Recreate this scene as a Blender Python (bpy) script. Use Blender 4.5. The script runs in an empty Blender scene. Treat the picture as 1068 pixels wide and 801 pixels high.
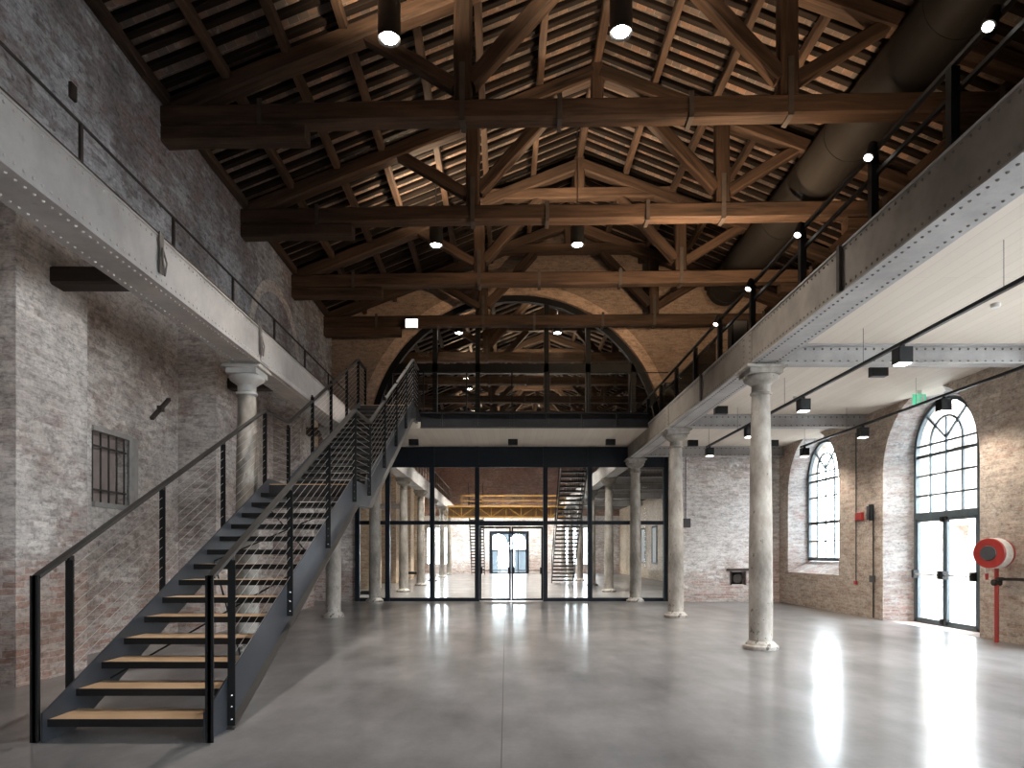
import bpy, bmesh, math, random
from mathutils import Vector, Matrix
from mathutils.geometry import tessellate_polygon
random.seed(7)
S = bpy.context.scene
COL = S.collection
PI = math.pi

# ------------------------------------------------------------------ camera
cam_d = bpy.data.cameras.new('camera')
cam = bpy.data.objects.new('camera', cam_d); COL.objects.link(cam)
cam.location = (0, 0, 1.4); cam.rotation_euler = (PI/2, 0, 0)
cam_d.sensor_width = 36; cam_d.lens = 24.0
cam_d.shift_x = 6/1068; cam_d.shift_y = 176.5/1068
cam_d.clip_end = 300
S.camera = cam
# ------------------------------------------------------------------ sky, exposure
EXPOSURE = 0.92
SKY = 17.0
LAMP = 1.0
S.view_settings.view_transform = 'Standard'
S.view_settings.look = 'None'
S.view_settings.gamma = 1
S.view_settings.use_curve_mapping = False
S.view_settings.exposure = EXPOSURE
S.cycles.max_bounces = 10
S.cycles.diffuse_bounces = 6
S.cycles.transparent_max_bounces = 12
S.cycles.sample_clamp_indirect = 6
S.cycles.caustics_reflective = False
S.cycles.caustics_refractive = False
w = bpy.data.worlds.new('sky'); S.world = w; w.use_nodes = True
wn = w.node_tree
bg = wn.nodes['Background']
bg.inputs['Color'].default_value = (0.87, 0.935, 1.0, 1)
bg.inputs['Strength'].default_value = SKY

def portal(name, loc, rot, sx, sy):
    d = bpy.data.lights.new(name, 'AREA'); d.shape = 'RECTANGLE'; d.size = sx; d.size_y = sy
    d.cycles.is_portal = True
    o = bpy.data.objects.new(name, d); COL.objects.link(o); o.location = loc; o.rotation_euler = rot
    return o

# ------------------------------------------------------------------ node material helpers
def nmat(name):
    m = bpy.data.materials.new(name); m.use_nodes = True
    nt = m.node_tree; b = nt.nodes['Principled BSDF']
    return m, nt, b
def N(nt, t, **kw):
    n = nt.nodes.new(t)
    for k, v in kw.items():
        if k in n.inputs: n.inputs[k].default_value = v
        else: setattr(n, k, v)
    return n
def L(nt, a, b): nt.links.new(a, b)
def ramp(nt, fac, stops):
    r = nt.nodes.new('ShaderNodeValToRGB')
    el = r.color_ramp.elements
    while len(el) < len(stops): el.new(0.5)
    for e, (p, c) in zip(el, stops):
        e.position = p; e.color = (*c, 1) if len(c) == 3 else c
    L(nt, fac, r.inputs['Fac']); return r.outputs['Color']
def mixc(nt, fac, a, b, mode='MIX'):
    m = nt.nodes.new('ShaderNodeMix'); m.data_type = 'RGBA'; m.blend_type = mode
    for sock, v in ((m.inputs['Factor'], fac), (m.inputs[6], a), (m.inputs[7], b)):
        if hasattr(v, 'is_linked') or hasattr(v, 'links'): L(nt, v, sock)
        elif isinstance(v, (int, float)): sock.default_value = v
        else: sock.default_value = (*v, 1)
    return m.outputs[2]
def mth(nt, op, a, b=None, c=None):
    m = nt.nodes.new('ShaderNodeMath'); m.operation = op
    for i, v in enumerate((a, b, c)):
        if v is None: continue
        if hasattr(v, 'links'): L(nt, v, m.inputs[i])
        else: m.inputs[i].default_value = v
    return m.outputs[0]
def noise(nt, vec, scale, detail=4, rough=0.55, dist=0):
    n = N(nt, 'ShaderNodeTexNoise'); n.inputs['Scale'].default_value = scale
    n.inputs['Detail'].default_value = detail; n.inputs['Roughness'].default_value = rough
    n.inputs['Distortion'].default_value = dist
    if vec is not None: L(nt, vec, n.inputs['Vector'])
    return n.outputs['Fac']
def objco(nt): return nt.nodes.new('ShaderNodeTexCoord').outputs['Object']
def mapping(nt, vec, sc=(1,1,1), loc=(0,0,0)):
    m = nt.nodes.new('ShaderNodeMapping'); L(nt, vec, m.inputs['Vector'])
    m.inputs['Scale'].default_value = sc; m.inputs['Location'].default_value = loc
    return m.outputs['Vector']
def bump(nt, b, h, strength, dist=0.01):
    n = nt.nodes.new('ShaderNodeBump'); n.inputs['Strength'].default_value = strength
    n.inputs['Distance'].default_value = dist
    L(nt, h, n.inputs['Height']); L(nt, n.outputs['Normal'], b.inputs['Normal'])

def simple(name, c1, c2=None, rough=0.5, metal=0.0, scale=6, bmp=0.0, detail=5, rvar=0.0):
    m, nt, b = nmat(name)
    b.inputs['Roughness'].default_value = rough; b.inputs['Metallic'].default_value = metal
    if c2 is None: c2 = tuple(x*0.8 for x in c1)
    n = noise(nt, objco(nt), scale, detail)
    L(nt, ramp(nt, n, [(0.3, c2), (0.7, c1)]), b.inputs['Base Color'])
    if rvar: L(nt, mth(nt, 'MULTIPLY_ADD', n, rvar, rough-rvar/2), b.inputs['Roughness'])
    if bmp: bump(nt, b, n, bmp)
    return m

def dull(k, spec):
    M[k].node_tree.nodes['Principled BSDF'].inputs['Specular IOR Level'].default_value = spec
def wood(name, dark, light, rough=0.75, stretch=(1.2, 14, 14), bmp=0.5, perobj=0.5):
    m, nt, b = nmat(name)
    v = objco(nt)
    info = nt.nodes.new('ShaderNodeObjectInfo')
    off = nt.nodes.new('ShaderNodeVectorMath'); off.operation = 'ADD'
    L(nt, v, off.inputs[0])
    cmb = nt.nodes.new('ShaderNodeCombineXYZ'); L(nt, mth(nt, 'MULTIPLY', info.outputs['Random'], 37.0), cmb.inputs[0])
    L(nt, cmb.outputs[0], off.inputs[1])
    g = noise(nt, mapping(nt, off.outputs[0], stretch), 1.0, 7, 0.62, 0.6)
    big = noise(nt, mapping(nt, off.outputs[0], (0.6, 3, 3)), 1.0, 4, 0.6)
    f = mth(nt, 'ADD', mth(nt, 'MULTIPLY', g, 0.6), mth(nt, 'MULTIPLY', big, 0.4))
    col = ramp(nt, f, [(0.34, dark), (0.5, tuple((a+c)/2 for a, c in zip(dark, light))), (0.66, light)])
    k = mth(nt, 'MULTIPLY_ADD', info.outputs['Random'], perobj, 1-perobj/2)
    col = mixc(nt, 1.0, col, N(nt, 'ShaderNodeCombineColor').outputs[0], 'MIX') if False else col
    hs = nt.nodes.new('ShaderNodeHueSaturation'); L(nt, col, hs.inputs['Color']); L(nt, k, hs.inputs['Value'])
    L(nt, hs.outputs[0], b.inputs['Base Color'])
    b.inputs['Roughness'].default_value = rough
    bump(nt, b, g, bmp, 0.012)
    return m

def brickmat(name, b1, b2, mortar, wash, wash2, cover=0.5, low=0.35, low_h=1.4, stain=(0.10,0.09,0.085), stain_amt=0.35,
             bw=0.26, bh=0.072, rough=0.9, grain=1.0, tinted=0.6, speck=0.5, edge=0.10, grit=0.9, ghost=0.32):
    """old brickwork under worn limewash; brick courses on any upright face"""
    m, nt, b = nmat(name)
    co = objco(nt)
    sep = nt.nodes.new('ShaderNodeSeparateXYZ'); L(nt, co, sep.inputs[0])
    geo = nt.nodes.new('ShaderNodeNewGeometry')
    sn = nt.nodes.new('ShaderNodeSeparateXYZ'); L(nt, geo.outputs['True Normal'], sn.inputs[0])
    isx = mth(nt, 'GREATER_THAN', mth(nt, 'ABSOLUTE', sn.outputs[0]), 0.6)
    u = mth(nt, 'ADD', mth(nt, 'MULTIPLY', isx, sep.outputs[1]), mth(nt, 'MULTIPLY', mth(nt, 'SUBTRACT', 1.0, isx), sep.outputs[0]))
    wob = noise(nt, co, 1.7, 3)
    wob2 = noise(nt, mapping(nt, co, (1, 1, 1), (3.3, 8.1, 1.7)), 7.0, 3); wob3 = noise(nt, mapping(nt, co, (1, 1, 1), (13.3, 2.1, 6.7)), 5.0, 3)
    vz = mth(nt, 'ADD', sep.outputs[2], mth(nt, 'ADD', mth(nt, 'MULTIPLY', wob, 0.05), mth(nt, 'MULTIPLY', wob2, 0.045)))
    u = mth(nt, 'ADD', u, mth(nt, 'MULTIPLY', wob3, 0.09))
    uv = nt.nodes.new('ShaderNodeCombineXYZ'); L(nt, u, uv.inputs[0]); L(nt, vz, uv.inputs[1])
    br = N(nt, 'ShaderNodeTexBrick'); L(nt, uv.outputs[0], br.inputs['Vector'])
    br.inputs['Scale'].default_value = 1.0; br.inputs['Brick Width'].default_value = bw
    br.inputs['Row Height'].default_value = bh; br.inputs['Mortar Size'].default_value = 0.007
    br.inputs['Mortar Smooth'].default_value = 0.4; br.inputs['Bias'].default_value = -0.1
    br.inputs['Color1'].default_value = (*b1, 1); br.inputs['Color2'].default_value = (*b2, 1); br.inputs['Mortar'].default_value = (*mortar, 1)
    n_big = noise(nt, co, 0.55, 6, 0.62)
    n_mid = noise(nt, mapping(nt, co, (1, 1, 1.6)), 3.2, 7, 0.68)
    n_fine = noise(nt, co, 16, 6, 0.7)
    # per-brick random: flakes of limewash come off by whole bricks
    br2 = N(nt, 'ShaderNodeTexBrick'); L(nt, uv.outputs[0], br2.inputs['Vector'])
    for k in ('Scale', 'Brick Width', 'Row Height'): br2.inputs[k].default_value = br.inputs[k].default_value
    br2.inputs['Mortar Size'].default_value = 0.004
    br2.inputs['Color1'].default_value = (0, 0, 0, 1); br2.inputs['Color2'].default_value = (1, 1, 1, 1); br2.inputs['Mortar'].default_value = (0.6, 0.6, 0.6, 1)
    pb = nt.nodes.new('ShaderNodeRGBToBW'); L(nt, br2.outputs['Color'], pb.inputs[0])
    lowf = mth(nt, 'MULTIPLY', mth(nt, 'SUBTRACT', 1.0, mth(nt, 'MINIMUM', 1.0, mth(nt, 'DIVIDE', mth(nt, 'MAXIMUM', sep.outputs[2], 0.0), low_h))), low)
    q = mth(nt, 'ADD', mth(nt, 'MULTIPLY', n_big, 0.9), mth(nt, 'MULTIPLY', n_mid, 0.7))
    q = mth(nt, 'ADD', q, mth(nt, 'MULTIPLY', pb.outputs[0], 0.16))
    q = mth(nt, 'ADD', q, lowf)
    q = mth(nt, 'ADD', q, mth(nt, 'MULTIPLY', n_fine, 0.18 * grain))
    thr = 0.72 + 0.42 * cover
    mr = nt.nodes.new('ShaderNodeMapRange'); L(nt, q, mr.inputs[0])
    mr.inputs[1].default_value = thr - edge*0.3; mr.inputs[2].default_value = thr + edge
    bare = mr.outputs[0]
    wcol = ramp(nt, mth(nt, 'ADD', mth(nt, 'MULTIPLY', n_mid, 0.55), mth(nt, 'MULTIPLY', n_fine, 0.45)), [(0.36, wash2), (0.62, wash)])
    # joints ghost through the limewash
    mort = nt.nodes.new('ShaderNodeMath'); mort.operation = 'MULTIPLY'; L(nt, br.outputs['Fac'], mort.inputs[0]); L(nt, mth(nt, 'MULTIPLY', ramp(nt, wob3, [(0.40, (0,0,0)), (0.60, (1,1,1))]), ghost), mort.inputs[1])
    wcol = mixc(nt, mort.outputs[0], wcol, tuple(x*0.55 for x in wash2))
    bcol = mixc(nt, mth(nt, 'MULTIPLY', n_fine, 0.5), br.outputs['Color'], tuple(x*0.5 for x in b1))
    tint = noise(nt, mapping(nt, co, (1, 1, 1), (21, 5, 9)), 1.1, 5, 0.65)
    wcol = mixc(nt, ramp(nt, tint, [(0.42, (0,0,0)), (0.60, (tinted,tinted,tinted))]), wcol, tuple(0.5*a+0.5*c*0.75 for a, c in zip(wash2, b2)))
    bcol = mixc(nt, mth(nt, 'MULTIPLY', n_mid, 0.7), bcol, tuple(0.5*(a+c) for a, c in zip(wash2, mortar)))
    bcol = mixc(nt, mth(nt, 'MULTIPLY', ramp(nt, pb.outputs[0], [(0.30, (0,0,0)), (0.62, (1,1,1))]), 0.5), bcol, tuple(0.6*a+0.4*c for a, c in zip(wash2, mortar)))
    col = mixc(nt, bare, wcol, bcol)
    spk = ramp(nt, noise(nt, mapping(nt, co, (1, 1, 1.5), (2, 7, 4)), 8.0, 8, 0.72), [(0.55, (0,0,0)), (0.68, (1,1,1))])
    col = mixc(nt, mth(nt, 'MULTIPLY', spk, speck), col, tuple(x*0.7 for x in stain))
    sfac = ramp(nt, noise(nt, mapping(nt, co, (1, 1, 0.7), (9, 3, 5)), 0.9, 8, 0.7), [(0.48, (0,0,0)), (0.72, (1,1,1))])
    col = mixc(nt, mth(nt, 'MULTIPLY', sfac, stain_amt), col, stain)
    gr = noise(nt, mapping(nt, co, (4.5, 4.5, 15)), 1.0, 9, 0.72)
    gr2 = noise(nt, mapping(nt, co, (17, 17, 30)), 1.0, 5, 0.7)
    gk = ramp(nt, mth(nt, 'ADD', mth(nt, 'MULTIPLY', gr, 0.6), mth(nt, 'MULTIPLY', gr2, 0.4)), [(0.37, (0.42,0.42,0.42)), (0.52, (1.0,1.0,1.0)), (0.66, (1.22,1.22,1.22))])
    col = mixc(nt, grit, col, gk, 'MULTIPLY')
    L(nt, col, b.inputs['Base Color'])
    b.inputs['Roughness'].default_value = rough
    h = mth(nt, 'ADD', mth(nt, 'MULTIPLY', br.outputs['Fac'], -0.6), mth(nt, 'ADD', mth(nt, 'MULTIPLY', n_fine, 0.9), mth(nt, 'MULTIPLY', bare, -0.35)))
    bump(nt, b, h, 0.55, 0.012)
    return m

# ------------------------------------------------------------------ materials
M = {}
M['brick_left'] = brickmat('worn limewashed brick', (0.30,0.11,0.065), (0.21,0.12,0.09), (0.36,0.32,0.29), (0.88,0.815,0.765), (0.60,0.54,0.50), cover=0.64, low=0.26, low_h=1.9, stain=(0.17,0.145,0.13), stain_amt=0.5, tinted=0.45, speck=0.6)
M['brick_upper'] = brickmat('grey weathered upper brick', (0.26,0.125,0.09), (0.20,0.14,0.115), (0.30,0.28,0.27), (0.74,0.74,0.77), (0.34,0.34,0.36), cover=0.50, low=0.0, stain=(0.085,0.08,0.088), stain_amt=0.8, tinted=0.35, speck=0.8)
M['brick_right'] = brickmat('beige old brick', (0.42,0.27,0.19), (0.52,0.42,0.33), (0.50,0.44,0.38), (0.76,0.69,0.61), (0.58,0.50,0.43), cover=0.40, ghost=0.6, low=0.25, low_h=1.4, stain=(0.20,0.14,0.11), stain_amt=0.45, tinted=0.3, speck=0.7)
M['brick_white'] = brickmat('white limewashed brick', (0.42,0.19,0.135), (0.40,0.26,0.21), (0.55,0.50,0.47), (0.92,0.905,0.90), (0.78,0.75,0.735), cover=0.68, low=0.30, low_h=1.3, stain=(0.42,0.37,0.35), stain_amt=0.3, tinted=0.2, speck=0.45)
M['brick_reveal'] = brickmat('limewashed window reveal', (0.36,0.17,0.12), (0.36,0.24,0.19), (0.45,0.41,0.385), (0.60,0.59,0.59), (0.47,0.455,0.45), cover=0.62, low=0.2, low_h=1.3, stain=(0.32,0.28,0.26), stain_amt=0.35, tinted=0.2, speck=0.6)
M['brick_gable'] = brickmat('brown gable brick', (0.30,0.185,0.125), (0.36,0.235,0.165), (0.33,0.26,0.205), (0.42,0.31,0.235), (0.29,0.21,0.155), cover=0.30, low=0.0, stain=(0.14,0.10,0.08))
M['brick_arch'] = brickmat('pale arch brick', (0.52,0.34,0.235), (0.60,0.41,0.29), (0.48,0.37,0.28), (0.66,0.48,0.355), (0.54,0.37,0.27), cover=0.4, low=0.0, stain_amt=0.15)
M['brick_red'] = brickmat('dark red end brick', (0.42,0.18,0.125), (0.34,0.20,0.155), (0.20,0.15,0.13), (0.50,0.35,0.30), (0.32,0.22,0.185), cover=0.35, low=0.0, stain_amt=0.4, bh=0.12, bw=0.5)
M['brick_rear'] = brickmat('cream limewashed brick', (0.52,0.34,0.22), (0.52,0.38,0.27), (0.62,0.5,0.38), (0.78,0.64,0.49), (0.64,0.50,0.37), cover=0.7, low=0.2, stain=(0.35,0.25,0.18), stain_amt=0.3, tinted=0.3)

def floor_mat():
    m, nt, b = nmat('polished concrete')
    co = objco(nt)
    a = noise(nt, co, 0.5, 6, 0.6); c = noise(nt, mapping(nt, co, (1.5, 0.6, 1)), 1.3, 6, 0.58, 0.0); d = noise(nt, co, 22, 4, 0.6)
    f = mth(nt, 'ADD', mth(nt, 'MULTIPLY', a, 0.5), mth(nt, 'ADD', mth(nt, 'MULTIPLY', c, 0.42), mth(nt, 'MULTIPLY', d, 0.08)))
    L(nt, ramp(nt, f, [(0.38, (0.108,0.104,0.103)), (0.5, (0.170,0.165,0.166)), (0.62, (0.235,0.229,0.231))]), b.inputs['Base Color'])
    b.inputs['Roughness'].default_value = 0.15
    b.inputs['IOR'].default_value = 1.33
    b2 = nt.nodes.new('ShaderNodeBsdfPrincipled'); b2.inputs['Roughness'].default_value = 0.32; b2.inputs['IOR'].default_value = 1.33
    L(nt, b.inputs['Base Color'].links[0].from_socket, b2.inputs['Base Color'])
    mx = nt.nodes.new('ShaderNodeMixShader'); mx.inputs[0].default_value = 0.45
    L(nt, b.outputs[0], mx.inputs[1]); L(nt, b2.outputs[0], mx.inputs[2])
    L(nt, mx.outputs[0], nt.nodes['Material Output'].inputs['Surface'])
    return m
M['floor'] = floor_mat()
M['joint'] = simple('floor joint sealant', (0.06,0.055,0.05), rough=0.7)
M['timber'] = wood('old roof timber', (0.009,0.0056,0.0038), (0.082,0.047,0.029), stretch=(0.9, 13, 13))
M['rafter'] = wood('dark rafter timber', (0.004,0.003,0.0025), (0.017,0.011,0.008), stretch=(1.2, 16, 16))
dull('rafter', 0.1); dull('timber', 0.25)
M['deckwood'] = wood('dark deck timber', (0.02,0.014,0.011), (0.07,0.045,0.032))
def tile_mat():
    m, nt, b = nmat('terracotta roof tiles')
    co = objco(nt)
    br = N(nt, 'ShaderNodeTexBrick'); L(nt, mapping(nt, co, (1, 1, 0)), br.inputs['Vector'])
    br.inputs['Scale'].default_value = 1; br.inputs['Brick Width'].default_value = 0.15; br.inputs['Row Height'].default_value = 0.31
    br.inputs['Mortar Size'].default_value = 0.004; br.inputs['Bias'].default_value = 0.0
    br.inputs['Color1'].default_value = (0.07,0.062,0.057,1); br.inputs['Color2'].default_value = (0.22,0.115,0.072,1); br.inputs['Mortar'].default_value = (0.24,0.20,0.17,1)
    n = noise(nt, co, 1.4, 6, 0.7); n2 = noise(nt, co, 11, 5, 0.7)
    col = mixc(nt, ramp(nt, n, [(0.40, (0.1,0.1,0.1)), (0.62, (0.85,0.85,0.85))]), br.outputs['Color'], (0.06,0.048,0.041))
    dr = ramp(nt, noise(nt, mapping(nt, co, (7, 7, 1), (4, 2, 0)), 1.0, 3, 0.5), [(0.62, (0,0,0)), (0.72, (1,1,1))])
    col = mixc(nt, mth(nt, 'MULTIPLY', dr, 0.35), col, (0.40,0.34,0.28))
    L(nt, col, b.inputs['Base Color']); b.inputs['Roughness'].default_value = 0.9
    return m
M['tile'] = tile_mat()
def clt_mat():
    m, nt, b = nmat('pale timber ceiling panels')
    co = objco(nt)
    g = noise(nt, mapping(nt, co, (9, 0.7, 1)), 1.6, 6, 0.6, 0.3); a = noise(nt, co, 0.7, 4)
    br = N(nt, 'ShaderNodeTexBrick'); 
    sep = nt.nodes.new('ShaderNodeSeparateXYZ'); L(nt, co, sep.inputs[0])
    cmb = nt.nodes.new('ShaderNodeCombineXYZ'); L(nt, sep.outputs[1], cmb.inputs[0]); L(nt, sep.outputs[0], cmb.inputs[1])
    L(nt, cmb.outputs[0], br.inputs['Vector'])
    br.inputs['Scale'].default_value = 1; br.inputs['Brick Width'].default_value = 5.0; br.inputs['Row Height'].default_value = 0.16; br.inputs['Mortar Size'].default_value = 0.0025
    br.inputs['Color1'].default_value = (0.60,0.525,0.445,1); br.inputs['Color2'].default_value = (0.66,0.585,0.50,1); br.inputs['Mortar'].default_value = (0.40,0.31,0.23,1)
    col = mixc(nt, mth(nt, 'MULTIPLY', g, 0.5), br.outputs['Color'], (0.71,0.645,0.565))
    col = mixc(nt, mth(nt, 'MULTIPLY', a, 0.25), col, (0.52,0.45,0.37))
    L(nt, col, b.inputs['Base Color']); b.inputs['Roughness'].default_value = 0.65
    return m
M['clt'] = clt_mat()
def girder_mat():
    m, nt, b = nmat('pale painted old steel')
    co = objco(nt)
    a = noise(nt, co, 1.1, 7, 0.65); d = noise(nt, co, 14, 6, 0.7)
    col = ramp(nt, a, [(0.32, (0.25,0.24,0.235)), (0.6, (0.40,0.385,0.375))])
    sp = ramp(nt, d, [(0.60, (0,0,0)), (0.74, (1,1,1))])
    col = mixc(nt, mth(nt, 'MULTIPLY', sp, 0.5), col, (0.20,0.15,0.125))
    L(nt, col, b.inputs['Base Color']); b.inputs['Roughness'].default_value = 0.55
    bump(nt, b, d, 0.15, 0.005)
    return m
M['girder'] = girder_mat()
M['girder_brown'] = simple('brown girder steel', (0.26,0.228,0.195), (0.17,0.147,0.126), rough=0.6, scale=3.5, bmp=0.1)  # darker, browner tone for the web than for the pale flanges
M['rivet_dark'] = simple('dark worn rivets', (0.16,0.14,0.13), rough=0.5)
M['rivet_light'] = simple('pale painted rivets', (0.50,0.48,0.46), rough=0.5)
def stone_mat():
    m, nt, b = nmat('pitted grey column stone')
    co = objco(nt)
    a = noise(nt, mapping(nt, co, (1.4, 1.4, 0.7)), 1.6, 8, 0.68); d = noise(nt, mapping(nt, co, (1, 1, 0.75)), 13, 5, 0.62)
    sep = nt.nodes.new('ShaderNodeSeparateXYZ'); L(nt, co, sep.inputs[0])
    col = ramp(nt, a, [(0.34, (0.15,0.132,0.115)), (0.5, (0.29,0.262,0.232)), (0.66, (0.46,0.43,0.395))])
    lowf = mth(nt, 'SUBTRACT', 1.0, mth(nt, 'MINIMUM', 1.0, mth(nt, 'DIVIDE', mth(nt, 'MAXIMUM', sep.outputs[2], 0.0), 2.2)))
    sp = ramp(nt, mth(nt, 'ADD', d, mth(nt, 'MULTIPLY', lowf, 0.07)), [(0.655, (0,0,0)), (0.70, (1,1,1))])
    col = mixc(nt, mth(nt, 'MULTIPLY', sp, 0.85), col, (0.06,0.052,0.047))
    L(nt, col, b.inputs['Base Color']); b.inputs['Roughness'].default_value = 0.75
    bump(nt, b, sp, -0.35, 0.01)
    return m
M['stone'] = stone_mat()
M['whiteiron'] = simple('white painted capital', (0.50,0.49,0.47), (0.36,0.345,0.33), rough=0.55, scale=5)
M['steel'] = simple('blue grey mill steel', (0.042,0.047,0.058), (0.021,0.024,0.030), rough=0.42, metal=0.3, scale=2.5, rvar=0.2)
M['black'] = simple('black powder coated steel', (0.009,0.009,0.0095), (0.006,0.006,0.0065), rough=0.45)
M['handrail'] = simple('dark bronze handrail steel', (0.034,0.030,0.027), (0.021,0.019,0.017), rough=0.42, metal=0.2, scale=3)
M['cable'] = simple('stainless cable', (0.62,0.60,0.57), rough=0.3, metal=0.8)
M['oak'] = wood('oak tread boards', (0.38,0.235,0.13), (0.58,0.40,0.245), rough=0.5, stretch=(1.0, 9, 9), bmp=0.08, perobj=0.15)
M['navy'] = simple('dark navy glazing steel', (0.0085,0.013,0.019), (0.006,0.009,0.014), rough=0.4)
M['charcoal'] = simple('charcoal painted steel', (0.022,0.0225,0.025), (0.016,0.0165,0.018), rough=0.45)
for k in ('navy', 'charcoal'): dull(k, 0.2)
dull('black', 0.25)
M['winframe'] = simple('grey blue window steel', (0.085,0.11,0.125), (0.05,0.07,0.08), rough=0.45)
M['iron'] = simple('rusty wrought iron', (0.055,0.040,0.032), (0.028,0.022,0.019), rough=0.7)
M['duct'] = simple('black duct sheet metal', (0.020,0.018,0.016), (0.014,0.012,0.011), rough=0.5)
dull('duct', 0.3)
M['grillback'] = simple('pink infill plaster', (0.36,0.29,0.26), (0.27,0.21,0.19), rough=0.9, scale=4)
M['stonetrim'] = simple('grey stone trim', (0.36,0.335,0.31), (0.26,0.24,0.22), rough=0.85, scale=7, bmp=0.2)
M['plaster'] = simple('white reveal limewash', (0.70,0.69,0.69), (0.58,0.565,0.56), rough=0.9, scale=5, bmp=0.2)
M['red'] = simple('fire red enamel', (0.42,0.035,0.028), (0.34,0.03,0.024), rough=0.35)
M['hose'] = simple('off white fire hose', (0.72,0.68,0.62), (0.55,0.51,0.46), rough=0.7, scale=20)
M['grey'] = simple('grey moulded plastic', (0.07,0.07,0.073), rough=0.5)
M['white'] = simple('white plastic', (0.75,0.74,0.72), rough=0.45)
M['yellow'] = simple('ochre yellow crane paint', (0.36,0.20,0.045), (0.29,0.155,0.032), rough=0.5)
M['ochrebrown'] = simple('brown ochre crane plate', (0.17,0.085,0.026), (0.12,0.06,0.018), rough=0.55)
M['chrome'] = simple('satin chrome', (0.7,0.7,0.7), rough=0.25, metal=0.9)
M['pavement'] = simple('pale street paving', (0.42,0.41,0.40), (0.34,0.33,0.32), rough=0.9)
M['facade'] = brickmat('pale brick facade', (0.50,0.25,0.17), (0.55,0.33,0.25), (0.6,0.55,0.5), (0.72,0.66,0.6), (0.62,0.55,0.5), cover=0.5, low=0.0)  # pale brick tones of the house front
M['fence'] = simple('grey blue outdoor wall', (0.12,0.15,0.17), (0.09,0.11,0.13), rough=0.8)
M['greenpaint'] = simple('green sign film', (0.03,0.42,0.22), rough=0.4)
def emit(name, c, s):
    m, nt, b = nmat(name)
    b.inputs['Base Color'].default_value = (*c, 1)
    b.inputs['Emission Color'].default_value = (*c, 1); b.inputs['Emission Strength'].default_value = s
    return m
M['lampglow'] = emit('lit lamp lens', (1.0, 0.90, 0.76), 30)
M['spotglow'] = emit('lit spotlight lens', (1.0, 0.93, 0.82), 5)
M['signglow'] = emit('lit white sign', (1.0, 0.97, 0.92), 2.2)
M['greenglow'] = emit('lit green sign', (0.12, 0.62, 0.36), 0.35)
def glass_mat(name, tint, refl=1.0):
    m = bpy.data.materials.new(name); m.use_nodes = True; nt = m.node_tree
    nt.nodes.remove(nt.nodes['Principled BSDF'])
    t = nt.nodes.new('ShaderNodeBsdfTransparent'); t.inputs[0].default_value = (*tint, 1)
    g = nt.nodes.new('ShaderNodeBsdfGlossy'); g.inputs['Roughness'].default_value = 0.02
    lw = nt.nodes.new('ShaderNodeLayerWeight'); lw.inputs[0].default_value = 0.5
    fr = mth(nt, 'MULTIPLY_ADD', mth(nt, 'POWER', lw.outputs['Facing'], 5.0), 0.9, 0.035)
    mx = nt.nodes.new('ShaderNodeMixShader'); L(nt, mth(nt, 'MULTIPLY', fr, refl), mx.inputs[0])
    L(nt, t.outputs[0], mx.inputs[1]); L(nt, g.outputs[0], mx.inputs[2])
    L(nt, mx.outputs[0], nt.nodes['Material Output'].inputs['Surface'])
    return m
M['glass'] = glass_mat('clear glass', (0.93, 0.95, 0.95))
M['glassdark'] = glass_mat('grey tinted glass', (0.35, 0.37, 0.38))

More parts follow.
